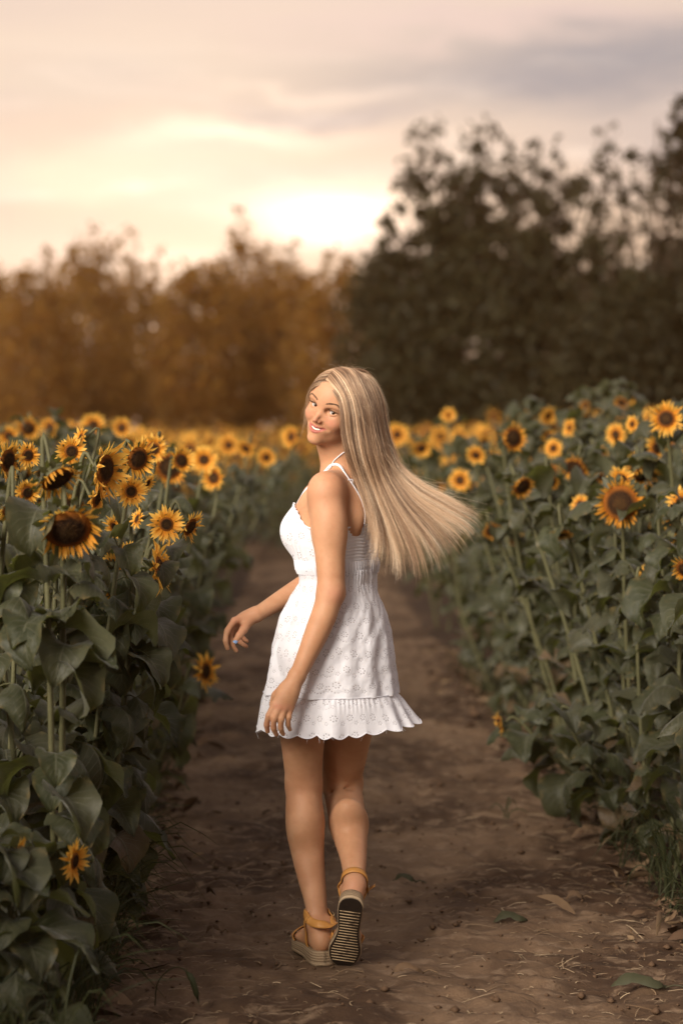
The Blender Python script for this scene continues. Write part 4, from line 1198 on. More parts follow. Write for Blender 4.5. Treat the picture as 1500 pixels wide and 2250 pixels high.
def trunk_sdf(X):
    z = np.clip(X[:, 2], TRz[0], TRz[-1])
    cx = np.interp(z, TRz, TRc); cy = np.interp(z, TRz, TRy); a = np.interp(z, TRz, TRa); b = np.interp(z, TRz, TRb)
    dx_ = X[:, 0] - cx; dy_ = X[:, 1] - cy
    l = dx_ * B_L[0] + dy_ * B_L[1]; f = dx_ * B_F[0] + dy_ * B_F[1]
    # spine hollow on the back
    kk = np.sqrt((l / a) ** 2 + (f / b) ** 2) + 1e-6; g = np.sqrt((l / a ** 2) ** 2 + (f / b ** 2) ** 2) / kk + 1e-6
    q = (kk - 1) / g * .98
    q = q + .010 * np.exp(-(l / .022) ** 2) * (f < 0) * (X[:, 2] > 1.0)
    oz = np.maximum(X[:, 2] - TRz[-1], 0) + np.maximum(TRz[0] - X[:, 2], 0)
    return np.where(oz > 0, np.sqrt(np.maximum(q, 0) ** 2 + oz ** 2), q)


MW = .0285
def MY(t): return .0178 - .0135 * np.abs(t) ** 1.9
def MZ(t): return -.0610 + .0105 * np.abs(t) ** 1.8


def build_sdf():
    b = BODY
    for bb in (BODY, TORSO):
        bb.loft(trunk_sdf, (TRc.mean(), YB, 1.09), .42, .02)
        # bust
        for s, dd in ((1, 0), (-1, 0)):
            c = A(712, 1163, 6.90); c = np.array([A(736, 1163, 6.93)[0], 6.93, 1.236]) + B_L * .070 * s + B_F * .068
            bb.ell(c, [B_L, B_F, B_U], (.058, .056, .060), .03)
            bb.cone(np.array([A(742, 1100, 6.93)[0], 6.93, 1.34]) + B_L * .075 * s + B_F * .04, c + B_U * .01, .030, .040, .03)
    SHL = A(717, 1082, 6.79); SHR = A(800, 1072, 7.06)
    ELL = A(727, 1300, 6.755); WRL = A(655, 1482, 6.70)
    ELR = A(716, 1262, 7.15); WRR = A(566, 1349, 7.06)
    NB = A(752, 1052, 6.93)
    # shoulders and collar
    b.cone(NB + B_U * -.02, SHL + B_U * .012, .052, .047, .05); b.cone(NB + B_U * -.02, SHR + B_U * .01, .052, .045, .05)
    b.ell(SHL + B_F * .0 + B_U * -.012, [B_L, B_F, B_U], (.047, .050, .056), .025)
    b.ell(SHR + B_U * -.012, [B_L, B_F, B_U], (.050, .053, .060), .03)
    # shoulder blade near side
    b.ell(A(765, 1120, 6.845), [unit([.9, -.4, .1]), unit([.4, .9, 0]), B_U], (.05, .03, .07), .03)
    # near arm
    b.chain([SHL, A(722, 1150, 6.775), A(725, 1215, 6.765), A(727, 1275, 6.757), ELL], [.045, .0455, .0425, .0385, .0360], .02)
    b.ell(A(725, 1160, 6.77), [unit([0, 1, 0]), unit([1, 0, 0]), B_U], (.044, .047, .085), .02)
    b.cone(ELL, A(740, 1306, 6.765), .032, .021, .012)
    b.chain([ELL, A(714, 1345, 6.745), A(694, 1395, 6.73), A(673, 1443, 6.715), WRL], [.0355, .0365, .0335, .0275, .0235], .02)
    # far arm
    b.chain([SHR, A(768, 1150, 7.10), ELR], [.046, .044, .037], .02)
    b.chain([ELR, A(690, 1277, 7.13), A(630, 1311, 7.10), WRR], [.037, .037, .030, .0215], .02)
    # neck
    HB = hp(0, -.088, -.045)
    b.chain([NB + np.array([.0, 0, -.03]), A(756, 1018, 6.925), HB], [.058, .047, .047], .03)
    b.cone(A(762, 1040, 6.94), HB, .046, .048, .03)
    # collar bone side and throat
    b.cone(hp(0, -.052, -.078), A(748, 1036, 6.945), .030, .042, .03)

    # ------------ head
    e = lambda x, y, z, r, k=.02, sub=False, R=HM: b.ell(hp(x, y, z), R, r, k, sub)
    e(0, -.072, .033, (.072, .092, .084), .02)
    e(0, -.034, .030, (.062, .062, .062), .03)                    # forehead
    e(0, -.042, -.034, (.054, .057, .056), .03)                   # face
    for s in (1, -1):
        e(s * .0385, -.018, -.028, (.021, .024, .020), .022)       # cheeks, lifted by the smile
        b.cone(hp(s * .046, -.064, -.048), hp(s * .010, -.005, -.089), .014, .0110, .026)   # jaw
        e(s * .033, .004, .0215, (.022, .0115, .006), .016)       # brow
    e(0, -.001, -.0895, (.0150, .0140, .0125), .016)              # chin
    e(0, -.002, -.058, (.027, .0185, .020), .018)                  # muzzle
    for s in (1, -1): e(s * .0305, .016, -.001, (.0175, .012, .0100), .010, True)    # sockets
    for s in (1, -1):                                             # lids
        pts = [hp(s * x, y, z) for x, y, z in ((.0165, .004, -.0025), (.0235, .0118, .0056), (.031, .0138, .0078), (.0395, .0105, .0062), (.0460, .002, .0018))]
        b.chain(pts, [.0018, .0027, .0029, .0027, .0018], .004)
        pts = [hp(s * x, y, z) for x, y, z in ((.0165, .004, -.0025), (.0245, .0108, -.0058), (.031, .0122, -.0070), (.0395, .0092, -.0050), (.0460, .002, .0018))]
        b.chain(pts, [.0016, .0024, .0026, .0024, .0016], .004)
    b.chain([hp(0, .010, .012), hp(0, .0175, -.008), hp(0, .0262, -.025), hp(0, .0315, -.0350)], [.0080, .0064, .0062, .0070], .010)   # nose
    for s in (1, -1):
        e(s * .0092, .0185, -.0378, (.0056, .0082, .0054), .009)
        e(s * .0062, .0255, -.0440, (.0022, .004, .0020), .003, True)
    # mouth: opening, lips
    mp = lambda t, up: hp(MW * t, MY(t), MZ(t) + up)
    b.chain([hp(MW * .88 * t, MY(t * .88) + .0015, MZ(t * .88) - .0008) for t in np.linspace(-1, 1, 7)], [.0018 + .0040 * (1 - t ** 4) for t in np.linspace(-1, 1, 7)], .003, True)
    ts = np.linspace(-1, 1, 9)
    b.chain([mp(t, .0068 * (1 - abs(t) ** 2.2)) for t in ts], [.0008 + .0014 * (1 - t * t) for t in ts], .003)
    b.chain([mp(t, -.0082 * (1 - abs(t) ** 2.2)) for t in ts], [.0008 + .0020 * (1 - t * t) for t in ts], .003)
    for s in (1, -1): b.cone(hp(s * .0185, .0160, -.040), hp(s * .0330, .0055, -.052), .0010, .0008, .012, True)    # smile crease
    e(.073, -.075, -.020, (.008, .018, .028), .006); e(-.073, -.075, -.020, (.008, .018, .028), .006)    # ears

    # ------------ legs
    HL = A(680, 1440, 6.87); HR = A(762, 1440, 7.0)
    HIPS.p += TORSO.p
    KL = A(667, 1722, 6.99); AL = A(697, 2025, 6.915)
    b.chain([HL, A(664, 1560, 6.91), A(665, 1640, 6.95), KL], [.088, .0735, .0610, .0510], .02)
    b.chain([KL, A(668, 1775, 7.0), A(672, 1840, 6.99), A(682, 1915, 6.96), A(693, 1980, 6.93), AL], [.0500, .0525, .0515, .0420, .0325, .0290], .02)
    HIPS.p.append(b.p[-2])
    b.ell(A(671, 1805, 6.965), [unit([1, 0, 0]), unit([0, 1, 0]), unit([.05, 0, 1])], (.050, .050, .085), .03)     # calf
    KR = A(750, 1715, 7.15); AR = A(779, 1945, 6.825)
    b.chain([HR, A(766, 1560, 7.02), A(760, 1640, 7.07), KR], [.090, .0780, .0670, .0570], .02)
    b.chain([KR, A(757, 1762, 7.10), A(768, 1830, 7.01), A(776, 1885, 6.92), AR], [.0545, .0555, .0505, .0380, .0280], .02)
    HIPS.p.append(b.p[-2])
    b.ell(A(767, 1800, 7.01), [unit([1, 0, 0]), unit([0, .75, .66]), unit([0.03, -.66, .75])], (.052, .046, .080), .03)
    b.cone(A(753, 1722, 7.16), A(755, 1728, 7.19), .05, .04, .03)      # knee cap
    # crease behind the bent knee
    b.cone(A(728, 1742, 7.085), A(775, 1730, 7.070), .0030, .0025, .016, True)
    return dict(SHL=SHL, SHR=SHR, ELL=ELL, WRL=WRL, ELR=ELR, WRR=WRR, NB=NB, KL=KL, AL=AL, KR=KR, AR=AR)
J = build_sdf()

# ---- feet in their own frames: x across (+ to the picture's right), y to the toes, z up off the sole
def foot_frame(heel, toe_dir, sole_up):
    y = unit(toe_dir); z = unit(np.asarray(sole_up) - y * (np.asarray(sole_up) @ y)); x = np.cross(y, z)
    return np.array(heel, float), np.array([x, y, z])
def fp(F, x, y, z): return F[0] + F[1][0] * x + F[1][1] * y + F[1][2] * z
# planted left foot turned out to the left; lifted right foot standing on its toes
FL = foot_frame([A(712, 2100, 6.86)[0], 6.855, .036], [-.27, .96, 0], [0, 0, 1])
_toe = A(751, 2124, 6.885); _heel = A(774, 1964, 6.775)
FRT = foot_frame(_heel, _toe - _heel, np.cross(np.cross(_toe - _heel, [.12, .62, .78]), _toe - _heel))
def build_foot(F, side, ank):
    b = BODY
    q = lambda x, y, z: fp(F, x * side, y, z)
    b.ell(q(0, .028, .026), F[1], (.027, .032, .026), .015)                    # heel
    b.cone(q(0, .030, .045), ank, .027, .029, .02)
    b.cone(q(0, .050, .060), q(.004, .110, .040), .028, .024, .02)              # instep
    b.cone(q(0, .035, .022), q(.006, .150, .018), .026, .026, .02)
    b.ell(q(.004, .160, .018), F[1], (.041, .034, .018), .015)                  # ball
    for i, (x0, L, r_) in enumerate([(-.026, .060, .0125), (-.006, .060, .0098), (.010, .054, .0092), (.024, .046, .0088), (.036, .036, .0085)]):
        b.chain([q(x0 * .8, .172, .016), q(x0, .172 + L * .5, .017), q(x0 * 1.02, .172 + L, .010)], [r_, r_, r_ * .92], .006)
    for s in (1, -1): b.ell(fp(F, s * .027, .040, .080), F[1], (.010, .012, .012), .02)
build_foot(FL, -1, J['AL']); build_foot(FRT, 1, J['AR'])

# ---- hands
def finger(pts, r0, r1, k=.004):
    pts = [V3(p) for p in pts]; n = len(pts)
    BODY.chain(pts, list(np.linspace(r0, r1, n)), k)
    for p, r_ in zip(pts[1:-1], np.linspace(r0, r1, n)[1:-1]): BODY.p.append(('e', (p, np.eye(3), np.array([r_ * 1.06] * 3)), .004, False, p, r_ * 1.06))
WL, WR_ = J['WRL'], J['WRR']
# left hand: back of the hand turned to us, fingers hanging and curled
for kx, ky, kY, r0 in [(603, 1549, 6.675, .0115), (614, 1553, 6.672, .0115), (626, 1556, 6.676, .0112), (638, 1556, 6.686, .0108)]:
    BODY.cone(WL * .75 + A(640, 1500, 6.695) * .25, A(kx, ky, kY), .0175, r0, .014)
BODY.ell(A(631, 1523, 6.688), [unit([.92, 0, -.38]), unit([0, 1, 0]), unit([.38, 0, .92])], (.029, .014, .038), .015)
finger([A(603, 1549, 6.678), A(591, 1572, 6.668), A(586, 1592, 6.678), A(588, 1607, 6.69)], .0100, .0068)
finger([A(614, 1553, 6.674), A(603, 1578, 6.662), A(601, 1599, 6.672), A(607, 1614, 6.688)], .0102, .0068)
finger([A(626, 1556, 6.678), A(618, 1580, 6.665), A(617, 1600, 6.675), A(622, 1613, 6.69)], .0098, .0066)
finger([A(638, 1556, 6.688), A(634, 1576, 6.676), A(633, 1592, 6.683), A(637, 1603, 6.695)], .0090, .0060)
finger([A(622, 1512, 6.70), A(606, 1528, 6.715), A(600, 1547, 6.725), A(602, 1562, 6.73)], .0135, .0080, .010)
# right hand: bent at the wrist, thumb towards us, fingers hanging loosely
for kx, ky, kY, r0 in [(515, 1364, 7.035, .0110), (517, 1367, 7.055, .0110), (522, 1371, 7.072, .0105), (529, 1376, 7.088, .0098)]:
    BODY.cone(WR_ * .7 + A(550, 1354, 7.058) * .3, A(kx, ky, kY), .0160, r0, .014)
BODY.ell(A(538, 1361, 7.06), [unit([.85, 0, .5]), unit([-.35, .6, .65]), unit([.4, .8, -.5])], (.034, .022, .018), .015)
finger([A(515, 1364, 7.032), A(500, 1386, 7.015), A(496, 1408, 7.01), A(500, 1425, 7.015)], .0098, .0066)
finger([A(517, 1367, 7.052), A(507, 1392, 7.035), A(510, 1415, 7.03), A(519, 1430, 7.035)], .0096, .0065)
finger([A(522, 1371, 7.068), A(518, 1393, 7.055), A(527, 1410, 7.05), A(541, 1420, 7.05)], .0092, .0062)
finger([A(529, 1376, 7.084), A(529, 1394, 7.075), A(536, 1404, 7.07), A(543, 1409, 7.07)], .0085, .0058)
finger([A(545, 1368, 7.045), A(535, 1384, 7.015), A(526, 1396, 6.998), A(518, 1407, 6.99)], .0140, .0082, .010)


def skin_material():
    m, nt, b = material('skin', .55, .28)
    co = coord(nt, 'Object'); n = noise(nt, co, 11.0, 4, .6); n2 = noise(nt, co, 55.0, 3, .6)
    n0 = noise(nt, co, 3.5, 3, .6); c = mixc(nt, n.step(.3, .7), (.44, .225, .120), (.54, .295, .170)); c = mixc(nt, n0.step(.45, .7) * .4, c, (.52, .24, .145))
    c = mixc(nt, n2.step(.5, .8) * .4, c, (.44, .20, .11))
    vr = nt.nodes.new('ShaderNodeTexVoronoi'); vr.inputs['Scale'].default_value = 34.0; nt.links.new(co.s, vr.inputs['Vector'])
    dot = G(nt, vr.outputs['Distance']).step(.070, .035); sel = noise(nt, co, 26.0, 1, .5).step(.60, .63)
    c = mixc(nt, dot * sel * .8, c, (.20, .09, .05))                       # a few moles
    c = mixc(nt, attr(nt, 'blush') * .32, c, (.62, .22, .17))
    c = mixc(nt, attr(nt, 'lip'), c, (.40, .130, .100))
    c = mixc(nt, attr(nt, 'inner'), c, (.09, .02, .018))
    c = mixc(nt, attr(nt, 'scalp'), c, (.24, .145, .080))
    setc(nt, b, c)
    b.inputs['Subsurface Weight'].default_value = .22; b.inputs['Subsurface Radius'].default_value = (1.0, .35, .2); b.inputs['Subsurface Scale'].default_value = .012
    bump(nt, b, noise(nt, co, 420.0, 3, .6), .12, .0015)
    return m
M_SKIN = skin_material()


def build_body(root):
    zs = list(np.arange(.015, 1.28, .0048)) + list(np.arange(1.28, 1.76, .0024))
    v, f = surface(BODY, (-.50, 6.50, 0), (.32, 7.36, 0), zs, .0031)
    loc = (v - EYE) @ HM.T
    x, y, z = loc.T
    near = (np.abs(x) < .1) & (y > -.2) & (np.abs(z) < .15)
    # lips, inner mouth, blush, scalp as colours of the skin itself
    t = x / MW; up = z - MZ(t); ok = near & (np.abs(t) < 1.04) & (y > MY(t) - .009)
    taper = np.clip(1 - np.abs(t) ** 2.2, 0, 1)
    lip = ok * np.clip((.0098 * taper + .0022 - np.abs(up + .0010)) / .0016, 0, 1)
    inner = ok & (np.abs(up) < .0052 * taper) & (y < MY(t) - .0036) & (np.abs(t) < .86)
    blush = near * (np.exp(-(((np.abs(x) - .042) / .018) ** 2 + ((z + .030) / .015) ** 2)) * (y > -.04) + .8 * np.exp(-((x / .012) ** 2 + ((z + .038) / .012) ** 2)) * (y > .02))
    el_ = np.linalg.norm(v - J['ELL'] - np.array([.012, -.03, -.008]), axis=1); blush = blush + .9 * np.exp(-(el_ / .022) ** 2)
    for q_, r_, w_ in ((A(603, 1550, 6.66), .010, .7), (A(614, 1553, 6.66), .010, .7), (A(626, 1556, 6.66), .010, .7), (A(638, 1556, 6.67), .010, .6), (J['KL'], .07, .35), (J['AR'] - np.array([0, .02, .01]), .03, .8), (J['AL'], .035, .5), (A(595, 1590, 6.67), .02, .5), (A(515, 1366, 7.03), .012, .6)):
        blush = blush + w_ * np.exp(-(np.linalg.norm(v - q_, axis=1) / r_) ** 2)
    hairline = .058 - .0 * x
    sc = near | (np.linalg.norm(v - hp(0, -.07, .03), axis=1) < .12)
    # scalp begins behind the hairline: an arc over the forehead and down past the temples
    fr = np.sqrt((x / .068) ** 2 + ((z + .01) / .086) ** 2)
    scalp = sc & (v[:, 2] > 1.40) & (((fr > 1) & (z > -.02)) | (y < -.052)) & (z > -.055 - .3 * np.minimum(y + .07, 0))
    global BODY_V, BODY_F
    BODY_V, BODY_F = v, f
    from mathutils.bvhtree import BVHTree
    global BVH; BVH = BVHTree.FromPolygons([tuple(p) for p in v], [tuple(int(i) for i in q) for q in f])
    me = mesh_from('body', v - ROOT, f, [M_SKIN], True, attrs=dict(lip=lip.astype(float), inner=inner.astype(float), blush=blush, scalp=scalp * np.clip((fr - .97 + .05 * (RNG.random(len(v)) - .5)) / .07 + (y < -.052) * 2, 0, 1)))
    print('SDF body', len(v), len(f))
    return link('body', me, root)


ROOT = np.array([A(725, 2000, 6.9)[0], 6.9, 0.0])
def Lc(v): return np.asarray(v, float) - ROOT


# ---------------------------------------------------------------- eyes, teeth, brows
def build_face(root):
    m_eye, nt, b = material('eyeball', .08, .6)
    d = coord(nt, 'Object'); ln = nt.nodes.new('ShaderNodeVectorMath'); ln.operation = 'NORMALIZE'; nt.links.new(d.s, ln.inputs[0])
    _, yy, _ = sep(nt, G(nt, ln.outputs[0]))
    c = mixc(nt, yy.step(.825, .86), (.56, .50, .47), (.060, .030, .016)); c = mixc(nt, yy.step(.962, .975), c, (.006, .004, .003)); setc(nt, b, c)
    m_teeth, _, bt = material('tooth_enamel', .22, .5); bt.inputs['Base Color'].default_value = (.86, .80, .72, 1); bt.inputs['Subsurface Weight'].default_value = .1; bt.inputs['Subsurface Scale'].default_value = .003
    m_brow, _, bb = material('brow_hair', .6, .2); bb.inputs['Base Color'].default_value = (.14, .080, .048, 1)
    for s in (1, -1):
        u, v_ = np.meshgrid(np.linspace(0, 2 * PI, 24, endpoint=False), np.linspace(0, PI, 15))
        r_ = .0124
        vs = np.stack([r_ * np.sin(v_) * np.cos(u), r_ * np.cos(v_), r_ * np.sin(v_) * np.sin(u)], -1).reshape(-1, 3)
        fs = [(i * 24 + j, i * 24 + (j + 1) % 24, (i + 1) * 24 + (j + 1) % 24, (i + 1) * 24 + j) for i in range(14) for j in range(24)]
        c = hp(s * .031, -.0015, -.0003)
        # the gaze goes to the camera
        gy = unit(V3((0, 0, CAMH)) - c); gz = unit(H_U - gy * (H_U @ gy)); gx = np.cross(gy, gz)
        M = Matrix(((gx[0], gy[0], gz[0], c[0] - ROOT[0]), (gx[1], gy[1], gz[1], c[1] - ROOT[1]), (gx[2], gy[2], gz[2], c[2] - ROOT[2]), (0, 0, 0, 1)))
        link('eye', mesh_from('eye', vs, np.array(fs), [m_eye]), root, mat=M)
        # brow: short slanted hairs set side by side
        mb = MB(); rr = np.random.default_rng(4 + s)
        for k in range(80):
            t = k / 79; x = .013 + .036 * t; z = .0200 + .0070 * math.sin(min(t * 1.25, 1.15) * PI * .62) - .006 * max(0, t - .7) / .3; y = .0225 - .0175 * t ** 2
            w = .0026 * math.sin(PI * min(1, .25 + t * .75)) + .0003
            zz = z + rr.uniform(-1, 1) * w * .7
            a = hp(s * x, y, zz); e = hp(s * (x + .006 * (.4 + t)), y - .003 * t, zz + .003 * (1 - 1.6 * t))
            a, e = [V3(BVH.find_nearest(Vector(q_))[0]) + H_F * w_ for q_, w_ in ((a, .0006), (e, .0010))]
            mb.add(*tube([a, (a + e) / 2 + H_F * .0006, e], [.0004, .0004, .0002], 4, False)[:2])
        v0, f0, uv0, m0, a0 = mb.arrays()
        link('eyebrow', mesh_from('eyebrow', Lc(v0), f0, [m_brow]), root)
        # lashes along the upper lid
        mb = MB()
        ctrl = [hp(s * x, y, z) for x, y, z in ((.0172, .007, .000), (.0235, .0147, .0040), (.031, .0168, .0057), (.0395, .0135, .0046), (.0475, .0050, .0022))]
        pc = smooth_path(ctrl, 36)
        mb.add(*tube(pc, np.interp(np.linspace(0, 1, 36), [0, .5, 1], [.0004, .0009, .0009]), 5)[:2])
        for k in range(2, 36):
            o = pc[k]; t = k / 35; e = o + H_F * .0045 + H_U * .0042 + H_R * s * (.006 * (t - .35))
            mb.add(*tube([o, (o + e) / 2 - H_U * .0006, e], [.0004, .0003, .0001], 3, False)[:2])
        v0, f0, uv0, m0, a0 = mb.arrays(); link('eyelashes', mesh_from('eyelashes', Lc(v0), f0, [m_brow]), root)
    # upper teeth, one by one, as one arch
    mb = MB()
    for k in range(-5, 5):
        t = (k + .5) / 5.0; w = .0053 if abs(k + .5) < 1 else .0048; x = .0240 * t; tt_ = x / MW; y = MY(tt_) - .0034; z = MZ(tt_) + .0018
        h_ = .0090 * (1 - .35 * t * t)
        u = np.linspace(-1, 1, 5)
        vs = []
        for zz in (.5, .2, -.2, -.46):
            for q in u: vs.append(hp(x + w * .50 * q * (1 if abs(zz) < .4 else .93), y - .0005 * q * q - (.0003 if abs(zz) > .4 else 0) - .0150 * 1.9 * abs(tt_) ** .9 * np.sign(tt_) * (w * .47 * q) / MW, z + h_ * zz))
        vs = np.array(vs); i = (np.arange(3)[:, None] * 5 + np.arange(4)[None]).ravel(); mb.add(vs, np.stack([i, i + 1, i + 6, i + 5], 1))
    v0, f0, *_ = mb.arrays(); link('teeth', mesh_from('teeth', Lc(v0), f0, [m_teeth]), root)
    # pale blue thumb nail
    m_nail, _, bn = material('blue_nail_polish', .2, .5); bn.inputs['Base Color'].default_value = (.22, .36, .62, 1)
    c = A(517.5, 1409, 6.984); ax = unit(A(518, 1407, 6.99) - A(526, 1396, 6.998)); nn_ = unit([-.1, -1, .15]); nn_ = unit(nn_ - ax * (nn_ @ ax)); sd_ = np.cross(ax, nn_)
    vs = []; fs = []
    for i, a_ in enumerate(np.linspace(-1, 1, 7)):
        for j, q in enumerate(np.linspace(-1, 1, 7)): vs.append(c + ax * a_ * .0070 * (1 - .25 * q * q) + sd_ * q * .0062 * (1 - .12 * a_ * a_) + nn_ * (.0028 - .0035 * q * q - .0008 * a_ * a_))
    i = (np.arange(6)[:, None] * 7 + np.arange(6)[None]).ravel()
    link('thumbnail', mesh_from('thumbnail', Lc(vs), np.stack([i, i + 1, i + 8, i + 7], 1), [m_nail]), root)
# ---------------------------------------------------------------- dress
def lace_material(name, ruffle=False):
    """white broderie cotton: little holes set in flowers and scallops, raised stitching round them"""
    m, nt, b = material(name, .8, .2)
    u, v, _ = sep(nt, coord(nt, 'UV'))          # in metres
    def cell(uu, vv, sx, sy):
        cu = (uu / sx); cvv = (vv / sy); row = cvv.f('FLOOR'); cu = cu + row * .5
        return (cu - cu.f('FLOOR') - .5) * sx, (cvv - row - .5) * sy
    def motif(uu, vv, sx, sy, r0, n, hr, arc=False):
        x, y = cell(uu, vv, sx, sy)
        r = (x * x + y * y).f('SQRT'); th = y.f('ARCTAN2', x)
        ct = (th * float(n)).f('COSINE')
        dr = (r - r0).f('ABSOLUTE')
        hole = (ct * .5 + .5) * hr * 1.25 - dr
        if arc: hole = hole - (y - r0 * .15).f('MAXIMUM', 0.0) * 2.0
        return hole, r, y
    wob = noise(nt, coord(nt, 'UV'), 7.0, 1, .5); wo2 = noise(nt, mapping(nt, coord(nt, 'UV'), (1, 1, 1), (3, 5, 1)), 6.0, 1, .5); u = u + (wob - .5) * .05; v = v + (wo2 - .5) * .05
    h1, r1, y1 = motif(u, v, .040, .046, .0076, 7, .0020)
    c1 = .0016 - r1
    h2, r2, y2 = motif(u + .0, v + .004, .040, .046, .0170, 14, .0019, True)
    h3, r3, y3 = motif(u + .0, v + .004, .040, .046, .0137, 2, .0, True)
    h4, _, _ = motif(u + .020, v + .014, .040, .046, .0040, 5, .0015)
    h2 = h2 - noise(nt, coord(nt, 'UV'), 7.0, 2, .5).step(.66, .52) * .004
    hmax = h1.f('MAXIMUM', c1).f('MAXIMUM', h2).f('MAXIMUM', h4)
    hole = hmax.step(.0002, .0011)
    rim = hmax.step(-.0022, -.0004) - hole
    line = (r3 - .0137).f('ABSOLUTE').step(.0011, .0003) * y3.step(.004, -.002)
    if ruffle:
        hem = (v - attr(nt, 'hemv'))
    w = nt.nodes.new('ShaderNodeTexWave'); w.inputs['Scale'].default_value = 320; nt.links.new(coord(nt, 'UV').s, w.inputs[0])
    wr = noise(nt, coord(nt, 'Object'), 26.0, 5, .6, .8)
    c = mixc(nt, noise(nt, coord(nt, 'Object'), 60, 3), (.83, .84, .91), (.87, .88, .94)); setc(nt, b, c)
    hgt = rim * .9 + line * .8 + wr * 1.6 + G(nt, w.outputs[1]) * .05
    bump(nt, b, hgt, .35, .003)
    b.inputs['Sheen Weight'].default_value = .2
    mx = add_translucent(nt, b, (.86, .82, .82), .22)
    tr = nt.nodes.new('ShaderNodeBsdfTransparent'); m2 = nt.nodes.new('ShaderNodeMixShader')
    nt.links.new((hole * attr(nt, 'lace') * .46).s, m2.inputs[0]); nt.links.new(mx.outputs[0], m2.inputs[1]); nt.links.new(tr.outputs[0], m2.inputs[2])
    out = [n for n in nt.nodes if n.type == 'OUTPUT_MATERIAL'][0]; nt.links.new(m2.outputs[0], out.inputs[0])
    return m


def outward(theta, z, off):
    """distance from the trunk's axis to the torso surface plus off, in directions theta (0 = the trunk's front, + to her left)"""
    cx = np.interp(z, TRz, TRc); cy = np.interp(z, TRz, TRy)
    D = np.stack([np.cos(theta) * B_F[0] + np.sin(theta) * B_L[0], np.cos(theta) * B_F[1] + np.sin(theta) * B_L[1]], -1)
    lo = np.full(theta.shape, .02); hi = np.full(theta.shape, .32)
    for _ in range(18):
        mid = (lo + hi) / 2
        X = np.stack([cx + D[:, 0] * mid, cy + D[:, 1] * mid, z], 1); inside = TORSO.ev(X) < off
        lo = np.where(inside, mid, lo); hi = np.where(inside, hi, mid)
    return (lo + hi) / 2, cx, cy, D


